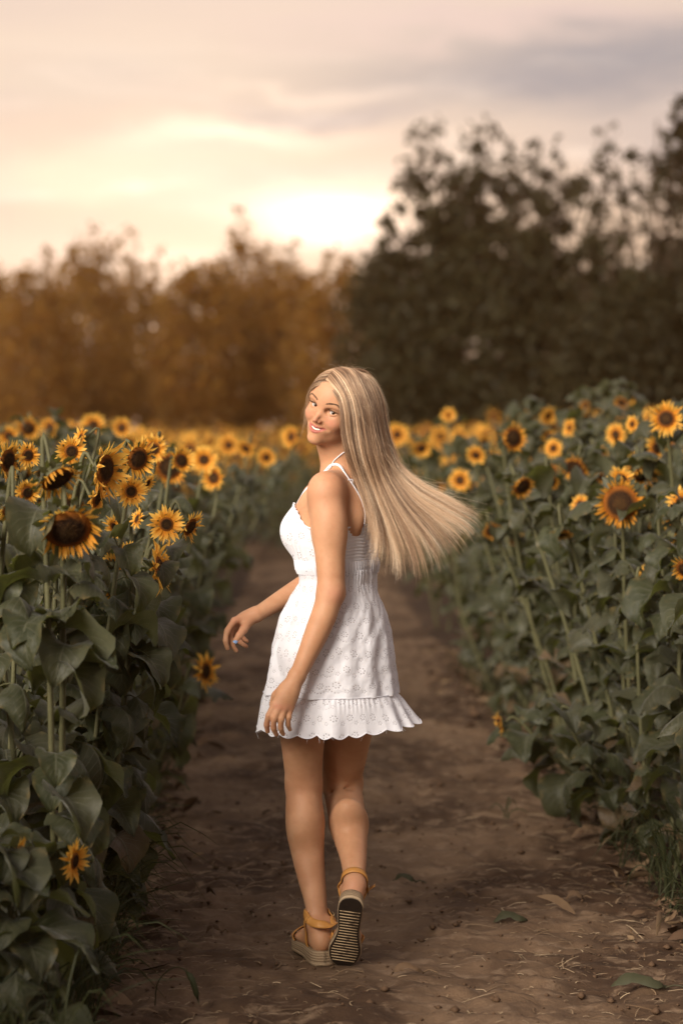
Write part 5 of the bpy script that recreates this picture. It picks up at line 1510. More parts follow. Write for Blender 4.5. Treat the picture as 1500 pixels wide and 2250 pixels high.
SK = [(1.145, 742, .100, .125), (1.12, 741, .103, .128), (1.09, 739, .107, .130), (1.05, 734, .128, .142), (1.00, 732, .150, .156), (.95, 731, .163, .166), (.88, 728, .176, .175), (.80, 727, .187, .184), (.772, 726, .190, .186)]
def build_dress(root):
    dress = link('dress', None, root); dress.location = (0, 0, 0)
    mat = lace_material('white_eyelet_cotton')
    m_band, nt, b = material('smocked_white_cotton', .8, .2)
    setc(nt, b, (.84, .85, .92)); add_translucent(nt, b, (.86, .82, .82), .15)
    nth = 360
    th = np.linspace(0, 2 * PI, nth, endpoint=False)
    # ----- bodice, from the waist up to the neckline, whose height depends on the direction
    thd = (th + PI) % (2 * PI) - PI        # -pi..pi, 0 = front, + = her left
    top = np.interp(np.abs(thd), [0, .25, .55, .85, 1.2, 1.55, 1.9, 2.4, PI], [1.235, 1.262, 1.305, 1.318, 1.292, 1.252, 1.243, 1.252, 1.256])
    n = 58; bot = 1.128
    V = []; UV = []
    for k in range(n):
        s = k / (n - 1); z = bot + (top - bot) * s
        r_, cx, cy, D = outward(th, z, .0045 + .004 * (1 - s))
        back = 1 / (1 + np.exp(-(np.abs(thd) - 1.75) * 9))
        # gathered folds on the cups and the ribs of the smocked back
        folds = .0024 * np.sin(th * 60 + 2 * np.sin(th * 7) + s * 2) * (1 - back) * (.2 + np.abs(s - .5) * 1.6)
        smock = back * (.0009 * np.sin(s * 84 + .8 * np.sin(th * 9)) + .0007 * np.sin(th * 150 + s * 9))
        pleat = .0042 * np.sin(th * 44 + 3 * np.sin(th * 5)) * np.clip(1 - s * 5, 0, 1)
        rr = r_ + folds + smock + pleat + .0015 * (s > .97)
        V.append(np.stack([cx + D[:, 0] * rr, cy + D[:, 1] * rr, z], 1)); UV.append(np.stack([th * .125, z], 1))
    V = np.concatenate(V); UV = np.concatenate(UV)
    def ring_faces(n, m): return np.array([(i * m + j, i * m + (j + 1) % m, (i + 1) * m + (j + 1) % m, (i + 1) * m + j) for i in range(n - 1) for j in range(m)])
    f = ring_faces(n, nth); cen = thd[f[:, 0] % nth]
    band = (np.abs(cen) > 1.75).astype(int)
    lace = 1 - 1 / (1 + np.exp(-(np.abs(np.tile(thd, n)) - 1.7) * 20))
    link('bodice', mesh_from('bodice', Lc(V), f, [mat, m_band], True, UV, band, attrs={'lace': lace}), dress)
    topring = V[-nth:]
    mb = MB(); mb.add(*tube(np.concatenate([topring, topring[:2]]), .0026, 6, False)[:2]); v0, f0, *_ = mb.arrays()
    link('neckline_trim', mesh_from('neckline_trim', Lc(v0), f0, [m_band]), dress)
    # ----- waist seam with a gathered casing
    V = []; n = 12
    for k in range(n):
        s = k / (n - 1); z = np.full(nth, 1.156 - .040 * s); r_, cx, cy, D = outward(th, z, .0085)
        rr = r_ + .0035 * math.sin(PI * s) + .0024 * np.sin(th * 96 + 4 * np.sin(th * 9))
        V.append(np.stack([cx + D[:, 0] * rr, cy + D[:, 1] * rr, z], 1))
    link('waistband', mesh_from('waistband', Lc(np.concatenate(V)), ring_faces(n, nth), [m_band]), dress)
    # ----- skirt
    SZ = np.array([s[0] for s in SK])[::-1]; SC_ = np.array([A(s[1], 1000, YB)[0] for s in SK])[::-1]; SX = np.array([s[2] for s in SK])[::-1]; SY = np.array([s[3] for s in SK])[::-1]
    tht = np.linspace(0, 2 * PI, nth, endpoint=False)      # here 0 = to the picture's right, pi/2 = away from us
    n = 90; V = []; UV = []
    zt, zb = 1.130, .772
    rs = np.random.default_rng(8); fo = [(int(rs.integers(4, 17)), rs.uniform(0, 6.3), rs.uniform(.3, 1)) for _ in range(9)]
    for k in range(n):
        s = k / (n - 1); z = zt + (zb - zt) * s
        cx = np.interp(z, SZ, SC_); a = np.interp(z, SZ, SX); bb = np.interp(z, SZ, SY)
        g = np.clip(1 - s * 5, 0, 1)
        fold = sum(am * np.sin(fq * tht + ph + .6 * s) for fq, ph, am in fo) / 3.5 * .0125 * (.15 + s) + .0060 * fbm(tht * 5 + 2 * s, tht * 0 + s * 7, 3) + .0075 * (np.abs(fbm(tht * 3 + s * 4, tht * 0 + s * 3 + 7, 2)) - .2) + g * .0028 * np.sin(tht * 52 + 5 * np.sin(tht * 6))
        # the hip pushes the cloth out, the hollow of the back pulls it in
        co, si = np.cos(tht), np.sin(tht)
        x = cx + co * (a + fold); y = YB + si * (bb + fold)
        # never inside the hips
        X0 = np.stack([x, y, np.full(nth, z)], 1); nrm2 = np.stack([co, si, 0 * co], 1)
        for _ in range(3):
            dd = HIPS.ev(X0); X0 = X0 + nrm2 * np.maximum(.007 + .25 * fold - dd, 0)[:, None]
        x, y = X0[:, 0], X0[:, 1]
        V.append(np.stack([x, y, np.full(nth, z)], 1)); UV.append(np.stack([tht * .165, np.full(nth, z)], 1))
    link('skirt', mesh_from('skirt', Lc(np.concatenate(V)), ring_faces(n, nth), [mat], True, np.concatenate(UV), attrs={'lace': np.ones(n * nth)}), dress)
    # ----- ruffle with a scalloped hem
    n = 44; nr = 720; tr_ = np.linspace(0, 2 * PI, nr, endpoint=False); V = []; UV = []
    a0, b0, c0 = SX[0], SY[0], SC_[0]
    ph = 3.2 * np.sin(tr_ * 2 + .7) + 1.5 * np.sin(tr_ * 5 + 1.9)
    flute = np.sin(tr_ * 11 + ph + 1.2 * np.sin(tr_ * 3)); flute2 = np.sin(tr_ * 27 + 2 * ph)
    gat = np.sin(tr_ * 74 + 6 * np.sin(tr_ * 5))
    scal = np.abs(np.sin(tr_ * 12.5 + .4 + .5 * np.sin(tr_ * 4)))
    right = np.clip(np.cos(tr_), 0, 1); left = np.clip(-np.cos(tr_), 0, 1)
    for k in range(n):
        s = k / (n - 1)
        L = .112 - .010 * (1 - scal) - .012 * right ** 2
        z = .775 - L * s + .012 * right ** 2 * s
        flare = .006 * math.sin(min(1, s * 3) * PI / 2) + (.018 + .042 * right ** 2 * (1 + .3 * np.sin(tr_ * 3)) - .012 * left) * s ** 1.1
        wv = (.0150 * s ** .8 * flute + 0.0015 * s * flute2 + .0015 * gat * np.clip(1 - s * 2.2, 0, 1)) * (1 - .35 * right)
        rr = flare + wv
        x = c0 + np.cos(tr_) * (a0 + rr); y = YB + np.sin(tr_) * (b0 + rr)
        V.append(np.stack([x, y, z], 1)); UV.append(np.stack([tr_ * .21, .775 - L * s], 1))
    VV = np.concatenate(V)
    link('ruffle', mesh_from('ruffle', Lc(VV), ring_faces(n, nr), [mat], True, np.concatenate(UV), attrs={'lace': np.ones(n * nr)}), dress)
    hem = V[-1]; mb = MB(); mb.add(*tube(np.concatenate([hem, hem[:2]]), .0017, 5, False)[:2])
    for i in range(0, nr, 9):
        if RNG.random() < .35:
            d = RNG.normal(size=3) * .004; mb.add(*tube([hem[i], hem[i] + d + [0, 0, -.005], hem[i] + d * 1.6 + [0, 0, -.011]], [.0006, .0005, .0002], 3, False)[:2])
    # seam cord between skirt and ruffle
    seam = np.stack([c0 + np.cos(tr_) * (a0 + .003), YB + np.sin(tr_) * (b0 + .003), np.full(nr, .7745)], 1)
    mb.add(*tube(np.concatenate([seam, seam[:2]]), .0013, 5, False)[:2])
    v0, f0, *_ = mb.arrays(); link('hem_trim', mesh_from('hem_trim', Lc(v0), f0, [m_band]), dress)

    # ----- shoulder straps laid on the skin
    bt = BVH
    def on_skin(pts, off):
        out = []
        for p in pts:
            loc_, nrm_, _, _ = bt.find_nearest(Vector(p)); n_ = (Vector(p) - loc_)
            nrm_ = nrm_ if nrm_.dot(n_) >= 0 or n_.length < .03 else nrm_
            out.append(V3(loc_ + nrm_ * off))
        return np.array(out)
    def ribbon(pts, w, t, dirs=None):
        pts = np.asarray(pts); tt = np.gradient(pts, axis=0); tt /= np.linalg.norm(tt, axis=1)[:, None]
        vs = []
        for p, d in zip(pts, tt):
            _, nrm_, _, _ = bt.find_nearest(Vector(p)); nn_ = V3(nrm_); sdv = unit(np.cross(d, nn_)); nn_ = np.cross(sdv, d)
            vs += [p - sdv * w / 2, p - sdv * w / 2 + nn_ * t, p + sdv * w / 2 + nn_ * t, p + sdv * w / 2]
        N = len(pts); fs = [(i * 4 + j, i * 4 + (j + 1) % 4, (i + 1) * 4 + (j + 1) % 4, (i + 1) * 4 + j) for i in range(N - 1) for j in range(4)]
        return np.array(vs), np.array(fs)
    def strap(ctrl, w=.0072, off=.0014, nm='shoulder_strap'):
        pts = on_skin(smooth_path([V3(c_) for c_ in ctrl], 46), off)
        for _ in range(3): pts[1:-1] = (pts[:-2] + pts[1:-1] * 2 + pts[2:]) / 4
        v_, f_ = ribbon(pts, w, .0016); o = link(nm, mesh_from(nm, Lc(v_), f_, [m_band], False), dress); return pts
    fr = lambda a_, z_: (lambda R: np.array([R[1][0] + R[3][0, 0] * R[0][0], R[2][0] + R[3][0, 1] * R[0][0], z_]))(outward(np.array([a_]), np.array([z_]), .004))
    s1 = strap([fr(.62, 1.305), fr(.72, 1.36) if False else A(693, 1075, 6.86), A(706, 1038, 6.87), A(735, 1020, 6.87), A(762, 1030, 6.84), A(785, 1062, 6.82), A(798, 1105, 6.82), A(804, 1152, 6.83)])
    strap([fr(-.62, 1.305), A(745, 1070, 7.06), A(775, 1035, 7.03), A(800, 1042, 7.0), A(822, 1080, 6.97), A(830, 1120, 6.96), A(832, 1150, 6.95)])
    # slider ring of the near strap
    p = s1[-16]; mb = MB(); c_ = p + np.array([0, -.003, 0])
    for z0 in (-.005, .005): mb.add(*tube([c_ + [-.006, 0, z0], c_ + [.006, 0, z0]], .0012, 5)[:2])
    for x0 in (-.006, .006): mb.add(*tube([c_ + [x0, 0, -.005], c_ + [x0, 0, .005]], .0012, 5)[:2])
    v0, f0, *_ = mb.arrays(); link('strap_slider', mesh_from('strap_slider', Lc(v0), f0, [m_band]), dress)
    # thin white halter cord tied round the neck
    pts = on_skin(smooth_path([A(700, 1062, 6.87), A(716, 1036, 6.865), A(728, 1018, 6.86), A(742, 1005, 6.86), A(758, 992, 6.865), A(775, 985, 6.90)], 30), .0014)
    for _ in range(2): pts[1:-1] = (pts[:-2] + pts[1:-1] * 2 + pts[2:]) / 4
    mb = MB(); mb.add(*tube(pts, .0017, 6)[:2]); v0, f0, *_ = mb.arrays(); link('halter_cord', mesh_from('halter_cord', Lc(v0), f0, [m_band]), dress)
    return dress


# ---------------------------------------------------------------- sandals
def sandal_mats():
    m1, nt, b = material('tan_leather', .5, .35)
    n = noise(nt, coord(nt), 60, 4, .6); setc(nt, b, mixc(nt, n, (.42, .185, .040), (.56, .27, .075))); bump(nt, b, noise(nt, coord(nt), 300, 3), .3, .001)
    m2, nt, b = material('jute_wedge', .85, .15)
    u, v, _ = sep(nt, coord(nt, 'UV'))
    w = ((v * 34.0).f('SINE') * .5 + .5); w2 = ((u * 420.0 + v * 60.0).f('SINE') * .5 + .5)
    setc(nt, b, mixc(nt, w * .6 + w2 * .3, (.20, .135, .080), (.46, .34, .22))); bump(nt, b, w + w2 * .6, .8, .002)
    m3, nt, b = material('dark_rubber_sole', .6, .3); setc(nt, b, mixc(nt, noise(nt, coord(nt), 90, 4), (.010, .007, .005), (.030, .018, .012)))
    m4, nt, b = material('worn_tread', .7, .3); setc(nt, b, mixc(nt, noise(nt, coord(nt), 35, 3).step(.30, .5), (.10, .06, .035), (.40, .29, .17)))
    m5, nt, b = material('buckle_metal', .3, .5); b.inputs['Metallic'].default_value = .9; b.inputs['Base Color'].default_value = (.45, .33, .17, 1)
    return m1, m2, m3, m4, m5


def build_sandal(root, F, side, ms, ank, nm='sandal'):
    leather, jute, rubber, tread, metal = ms
    sd = link(nm, None, root)
    q = lambda x, y, z: fp(F, x * side, y, z) - ROOT
    # outline of the sole: (y, inner x, outer x)
    prof = np.array([(-.012, -.004, .004), (-.008, -.018, .018), (0, -.027, .027), (.015, -.033, .033), (.045, -.033, .034), (.085, -.027, .033), (.115, -.027, .034), (.145, -.034, .040), (.175, -.043, .046), (.20, -.041, .043), (.218, -.034, .036), (.233, -.022, .024), (.242, -.008, .009), (.243, -.002, .003)])
    ys_ = smooth_path(prof, 60); left = ys_[:, 1]; right = ys_[:, 2]; yy = ys_[:, 0]
    ring = [(x, y) for x, y in zip(right, yy)] + [(x, y) for x, y in zip(left[::-1], yy[::-1])]
    N = len(ring)
    zt = lambda y: .000 + .0
    zb = lambda y: -.036 + .012 * np.clip((y - .06) / .14, 0, 1) + .010 * np.clip((y - .20) / .05, 0, 1) ** 2     # higher at the heel
    levels = [(1.0, 1.0, 0), (1.03, .80, 1), (1.04, .5, 1), (1.03, .24, 1), (1.0, .18, 1)]
    V = []; UV = []
    cyy = .115
    for sc_, t, _ in levels:
        for k, (x, y) in enumerate(ring):
            V.append(q(x * sc_, cyy + (y - cyy) * (1 + (sc_ - 1) * .4), zb(y) * (1 - t) * (1.0) + .004 * t)); UV.append((k / N * 1.0, t))
    f = [(i * N + j, i * N + (j + 1) % N, (i + 1) * N + (j + 1) % N, (i + 1) * N + j) for i in range(len(levels) - 1) for j in range(N)]
    # footbed lid
    c0 = len(V); V.append(q(0, .11, .004)); UV.append((0, 0)); f += [(c0, (j + 1) % N, j, j) for j in range(N)]
    o = link('jute_wedge', mesh_from('jute_wedge', V, np.array(f), [jute], True, UV), sd)
    # rubber sole below
    def slab(scale, z0, z1, matx, name, out=1.0):
        V = []
        for z_, s_ in ((z0, scale), (z1, scale), (z1, scale * .985)):
            for (x, y) in ring: V.append(q(x * s_, cyy + (y - cyy) * (1 + (s_ - 1) * .4), zb(y) + z_))
        f = [(i * N + j, i * N + (j + 1) % N, (i + 1) * N + (j + 1) % N, (i + 1) * N + j) for i in range(2) for j in range(N)]
        m_ = len(ys_); base = 2 * N
        for i in range(m_ - 1): f.append((base + i, base + i + 1, base + N - 2 - i, base + N - 1 - i))
        return link(name, mesh_from(name, V, np.array(f), [matx], False), sd)
    m_rim = bpy.data.materials.get('sole_rim')
    if not m_rim:
        m_rim, nt, b = material('sole_rim', .7, .2); setc(nt, b, (.42, .31, .20))
    slab(1.045, .0085, .0, m_rim, 'sole_rim'); slab(.985, -.0, -.0035, rubber, 'rubber_sole')
    # cross ribs of the tread, standing out of the rubber
    mb = MB()
    for k in range(19):
        y = .034 + k * .0100
        xl = np.interp(y, yy, left) * .86; xr = np.interp(y, yy, right) * .86
        z_ = zb(y) - .0035; w = .0013
        c = [(xl, y - w, z_ + .0005), (xr, y - w, z_ + .0005), (xr, y + w, z_ + .0005), (xl, y + w, z_ + .0005), (xl, y - w * .6, z_ - .0020), (xr, y - w * .6, z_ - .0020), (xr, y + w * .6, z_ - .0020), (xl, y + w * .6, z_ - .0020)]
        mb.add([q(*p) for p in c], [(0, 1, 5, 4), (1, 2, 6, 5), (2, 3, 7, 6), (3, 0, 4, 7), (4, 5, 6, 7)])
    v0, f0, *_ = mb.arrays(); link('tread', mesh_from('tread', v0, f0, [tread], False), sd)
    # leather straps hugging the foot
    def strap(ctrl, w, nm2='strap', off=.0034, wcurve=None, flat=None):
        pts = smooth_path([fp(F, c_[0] * side, c_[1], c_[2]) if len(c_) == 3 else c_ for c_ in ctrl], 40)
        out = []; nr = []
        for p in pts:
            l_, n_, _, _ = BVH.find_nearest(Vector(p)); out.append(V3(l_)); nr.append(V3(n_))
        out = np.array(out); nr = np.array(nr)
        keepd = np.linalg.norm(pts - out, axis=1)
        use = np.where((keepd > .022)[:, None], pts, out + nr * off)
        for _ in range(5): use[1:-1] = (use[:-2] + 2 * use[1:-1] + use[2:]) / 4; nr[1:-1] = (nr[:-2] + 2 * nr[1:-1] + nr[2:]) / 4
        for i_, p_ in enumerate(use):
            l_, n_, _, _ = BVH.find_nearest(Vector(p_)); sdd = (Vector(p_) - l_).dot(n_)
            if sdd < off and (Vector(p_) - l_).length < .03: use[i_] = p_ + V3(n_) * (off - sdd)
        tt = np.gradient(use, axis=0); tt /= np.linalg.norm(tt, axis=1)[:, None]
        V = []; ww = np.interp(np.linspace(0, 1, 40), np.linspace(0, 1, len(w)), w) if hasattr(w, '__len__') else np.full(40, w)
        for p, d, n_, w_ in zip(use, tt, nr, ww):
            s_ = unit(np.cross(d, n_)); n_ = unit(np.cross(s_, d))
            for a_, b_ in ((-.5, 0), (-.5, .0022), (-.2, .0034), (.2, .0034), (.5, .0022), (.5, 0)): V.append(p + s_ * a_ * w_ + n_ * b_ - ROOT)
        m_ = 6; f = [(i * m_ + j, i * m_ + (j + 1) % m_, (i + 1) * m_ + (j + 1) % m_, (i + 1) * m_ + j) for i in range(39) for j in range(m_)]
        f += [(0, 5, 4, 1), (1, 4, 3, 2), (39 * 6, 39 * 6 + 1, 39 * 6 + 4, 39 * 6 + 5), (39 * 6 + 1, 39 * 6 + 2, 39 * 6 + 3, 39 * 6 + 4)]
        link(nm2, mesh_from(nm2, V, np.array(f), [leather], True), sd)
    return sd, q, strap


def build_shoes(root):
    ms = sandal_mats()
    # lifted foot
    sd, q, strap = build_sandal(root, FRT, 1, ms, J['AR'])
    F = FRT
    ring = []
    for a_ in np.linspace(0, 2 * PI, 13): ring.append((.036 * math.cos(a_), .032 + .046 * math.sin(a_) + .004, .088 + .014 * math.sin(a_)))
    strap([(x, y, z) for x, y, z in ring], [.022] * 13, 'ankle_strap')
    for s in (1, -1): strap([(s * .034, .052, .092), (s * .035, .066, .060), (s * .034, .082, .030), (s * .032, .095, -.002)], [.018, .012, .012, .016], 'side_strap')
    strap([(-.042, .165, .0), (-.034, .170, .026), (0, .172, .040), (.034, .170, .026), (.044, .165, .0)], [.030] * 5, 'toe_band')
    def buckle(c, n_, u_):
        mb = MB(); s_ = np.cross(n_, u_); k = [c + u_ * a_ * .010 + s_ * b_ * .008 + n_ * .004 for a_, b_ in ((-1, -1), (1, -1), (1, 1), (-1, 1), (-1, -1))]
        mb.add(*tube(np.array(k), .0014, 5)[:2]); mb.add(*tube(np.array([c - u_ * .010 + n_ * .004, c + u_ * .012 + n_ * .005]), .0010, 4)[:2])
        v0, f0, *_ = mb.arrays(); return v0 - ROOT, f0
    c = fp(FRT, .041, .046, .092); v0, f0 = buckle(c, FRT[1][0], FRT[1][1]); link('buckle', mesh_from('buckle', v0, f0, [ms[4]]), sd)
    mb = MB(); tp = [fp(FRT, .042, .050, .092), fp(FRT, .050, .040, .096), fp(FRT, .062, .032, .103)]
    w_ = FRT[1][2] * .007
    vs = []; 
    for p in smooth_path(tp, 6): vs += [p - w_ - ROOT, p + w_ - ROOT, p + w_ + FRT[1][1] * .002 - ROOT, p - w_ + FRT[1][1] * .002 - ROOT]
    fs = [(i * 4 + j, i * 4 + (j + 1) % 4, (i + 1) * 4 + (j + 1) % 4, (i + 1) * 4 + j) for i in range(5) for j in range(4)] + [(20, 21, 22, 23)]
    link('strap_end', mesh_from('strap_end', vs, np.array(fs), [ms[0]], False), sd)
    # planted foot
    sd, q, strap = build_sandal(root, FL, -1, ms, J['AL'])
    ring = []
    for a_ in np.linspace(0, 2 * PI, 13): ring.append((.040 * math.cos(a_), .034 + .046 * math.sin(a_), .092 + .010 * math.sin(a_)))
    strap(ring, [.024] * 13, 'ankle_strap')
    for s in (1, -1): strap([(s * .036, .050, .086), (s * .036, .062, .058), (s * .035, .072, .030), (s * .034, .080, -.002)], [.026, .015, .014, .022], 'side_strap')
    strap([(-.042, .165, .0), (-.034, .170, .026), (0, .172, .040), (.034, .170, .026), (.044, .165, .0)], [.034] * 5, 'toe_band')
    c = fp(FL, .038, .056, .094); v0, f0 = buckle(c, FL[1][0], FL[1][1]); link('buckle', mesh_from('buckle', v0, f0, [ms[4]]), sd)


# ---------------------------------------------------------------- hair
def hair_material():
    m, nt, b = material('hair', .5, .25)
    col = attr(nt, 'tone', 'Color'); setc(nt, b, col)
    b.inputs['Sheen Weight'].default_value = 0
    h = nt.nodes.new('ShaderNodeBsdfHair'); h.component = 'Reflection'
    nt.links.new(mixc(nt, .5, col, (1.0, .86, .70)).s, h.inputs['Color'])
    h.inputs['RoughnessU'].default_value = .22; h.inputs['RoughnessV'].default_value = .6
    t = nt.nodes.new('ShaderNodeBsdfHair'); t.component = 'Transmission'; nt.links.new(col.s, t.inputs['Color'])
    t.inputs['RoughnessU'].default_value = .3; t.inputs['RoughnessV'].default_value = .8
    a1 = nt.nodes.new('ShaderNodeMixShader'); a1.inputs[0].default_value = .20; nt.links.new(b.outputs[0], a1.inputs[1]); nt.links.new(h.outputs[0], a1.inputs[2])
    a2 = nt.nodes.new('ShaderNodeMixShader'); a2.inputs[0].default_value = .22; nt.links.new(a1.outputs[0], a2.inputs[1]); nt.links.new(t.outputs[0], a2.inputs[2])
    out = [n for n in nt.nodes if n.type == 'OUTPUT_MATERIAL'][0]; nt.links.new(a2.outputs[0], out.inputs[0])
    return m


def hair_curves(name, paths, radii, tones, mat, root):
    """paths: list of (n,3)"""
    hc = bpy.data.hair_curves.new(name); hc.add_curves([len(p) for p in paths])
    P_ = np.concatenate(paths).astype(np.float32) - ROOT.astype(np.float32)
    hc.attributes['position'].data.foreach_set('vector', P_.ravel())
    ra = hc.attributes.get('radius') or hc.attributes.new('radius', 'FLOAT', 'POINT')
    ra.data.foreach_set('value', np.concatenate(radii).astype(np.float32))
    T_ = np.asarray(tones).reshape(-1, 3)
    ta = hc.attributes.new('tone', 'FLOAT_COLOR', 'POINT')
    ta.data.foreach_set('color', np.concatenate([T_, np.ones((len(T_), 1))], 1).astype(np.float32).ravel())
    hc.materials.append(mat); hc.update_tag()
    return link(name, hc, root)


# sheets of hair as guide lines across the picture: every guide is a run of (px, py, distance)
NEAR_GUIDES = [
    [(717, 851, 6.812), (740, 874, 6.795), (748, 905, 6.785), (752, 945, 6.785), (762, 990, 6.79), (778, 1040, 6.80), (797, 1090, 6.79), (812, 1140, 6.78), (808, 1190, 6.78), (789, 1236, 6.785)],
    [(731, 838, 6.83), (754, 866, 6.79), (764, 905, 6.775), (769, 950, 6.775), (780, 1000, 6.775), (798, 1055, 6.775), (818, 1110, 6.765), (832, 1165, 6.755), (834, 1215, 6.75), (824, 1262, 6.75)],
    [(738, 829, 6.845), (770, 858, 6.80), (784, 902, 6.78), (791, 950, 6.775), (802, 1003, 6.775), (820, 1060, 6.77), (842, 1118, 6.755), (862, 1175, 6.74), (876, 1232, 6.73), (880, 1292, 6.72)],
    [(747, 821, 6.86), (785, 848, 6.82), (804, 895, 6.80), (813, 945, 6.795), (824, 1000, 6.79), (843, 1058, 6.775), (872, 1115, 6.755), (905, 1168, 6.735), (930, 1222, 6.72), (943, 1278, 6.71)],
    [(756, 815, 6.88), (798, 838, 6.85), (820, 885, 6.83), (829, 938, 6.82), (840, 992, 6.81), (860, 1048, 6.79), (898, 1102, 6.765), (945, 1150, 6.745), (985, 1195, 6.725), (1012, 1238, 6.72)],
    [(764, 812, 6.90), (808, 831, 6.885), (832, 876, 6.87), (842, 930, 6.86), (853, 985, 6.845), (874, 1038, 6.82), (917, 1083, 6.79), (973, 1118, 6.77), (1025, 1150, 6.755), (1058, 1186, 6.75)],
    [(772, 812, 6.92), (815, 828, 6.925), (838, 868, 6.92), (848, 920, 6.91), (860, 975, 6.89), (882, 1024, 6.86), (928, 1064, 6.83), (985, 1092, 6.81), (1035, 1115, 6.80), (1064, 1136, 6.795)],
]
FAR_GUIDES = [
    [(717, 850, 6.812), (702, 852, 6.822), (687, 868, 6.855), (679, 893, 6.880), (673, 920, 6.895), (669, 952, 6.90), (664, 988, 6.90)],
    [(730, 838, 6.83), (708, 838, 6.84), (690, 856, 6.86), (684, 885, 6.885), (688, 920, 6.91), (700, 965, 6.94), (716, 1010, 6.98)],
    [(742, 826, 6.85), (722, 828, 6.89), (704, 850, 6.93), (700, 890, 6.96), (712, 940, 7.0), (740, 1000, 7.02), (770, 1080, 7.03)],
    [(756, 816, 6.875), (745, 818, 6.93), (733, 845, 6.99), (730, 890, 7.02), (745, 945, 7.04), (775, 1010, 7.05), (810, 1090, 7.05)],
    [(768, 812, 6.90), (775, 815, 6.95), (775, 845, 7.0), (780, 895, 7.02), (795, 950, 7.02), (825, 1010, 7.0), (865, 1080, 6.98)],
    [(771, 811, 6.905), (796, 814, 6.95), (808, 848, 6.985), (815, 898, 7.0), (828, 953, 6.99), (855, 1012, 6.96), (895, 1070, 6.93)],
    [(774, 812, 6.915), (808, 820, 6.94), (826, 852, 6.955), (828, 900, 6.98), (840, 955, 6.96), (865, 1010, 6.93), (905, 1060, 6.90)],
]


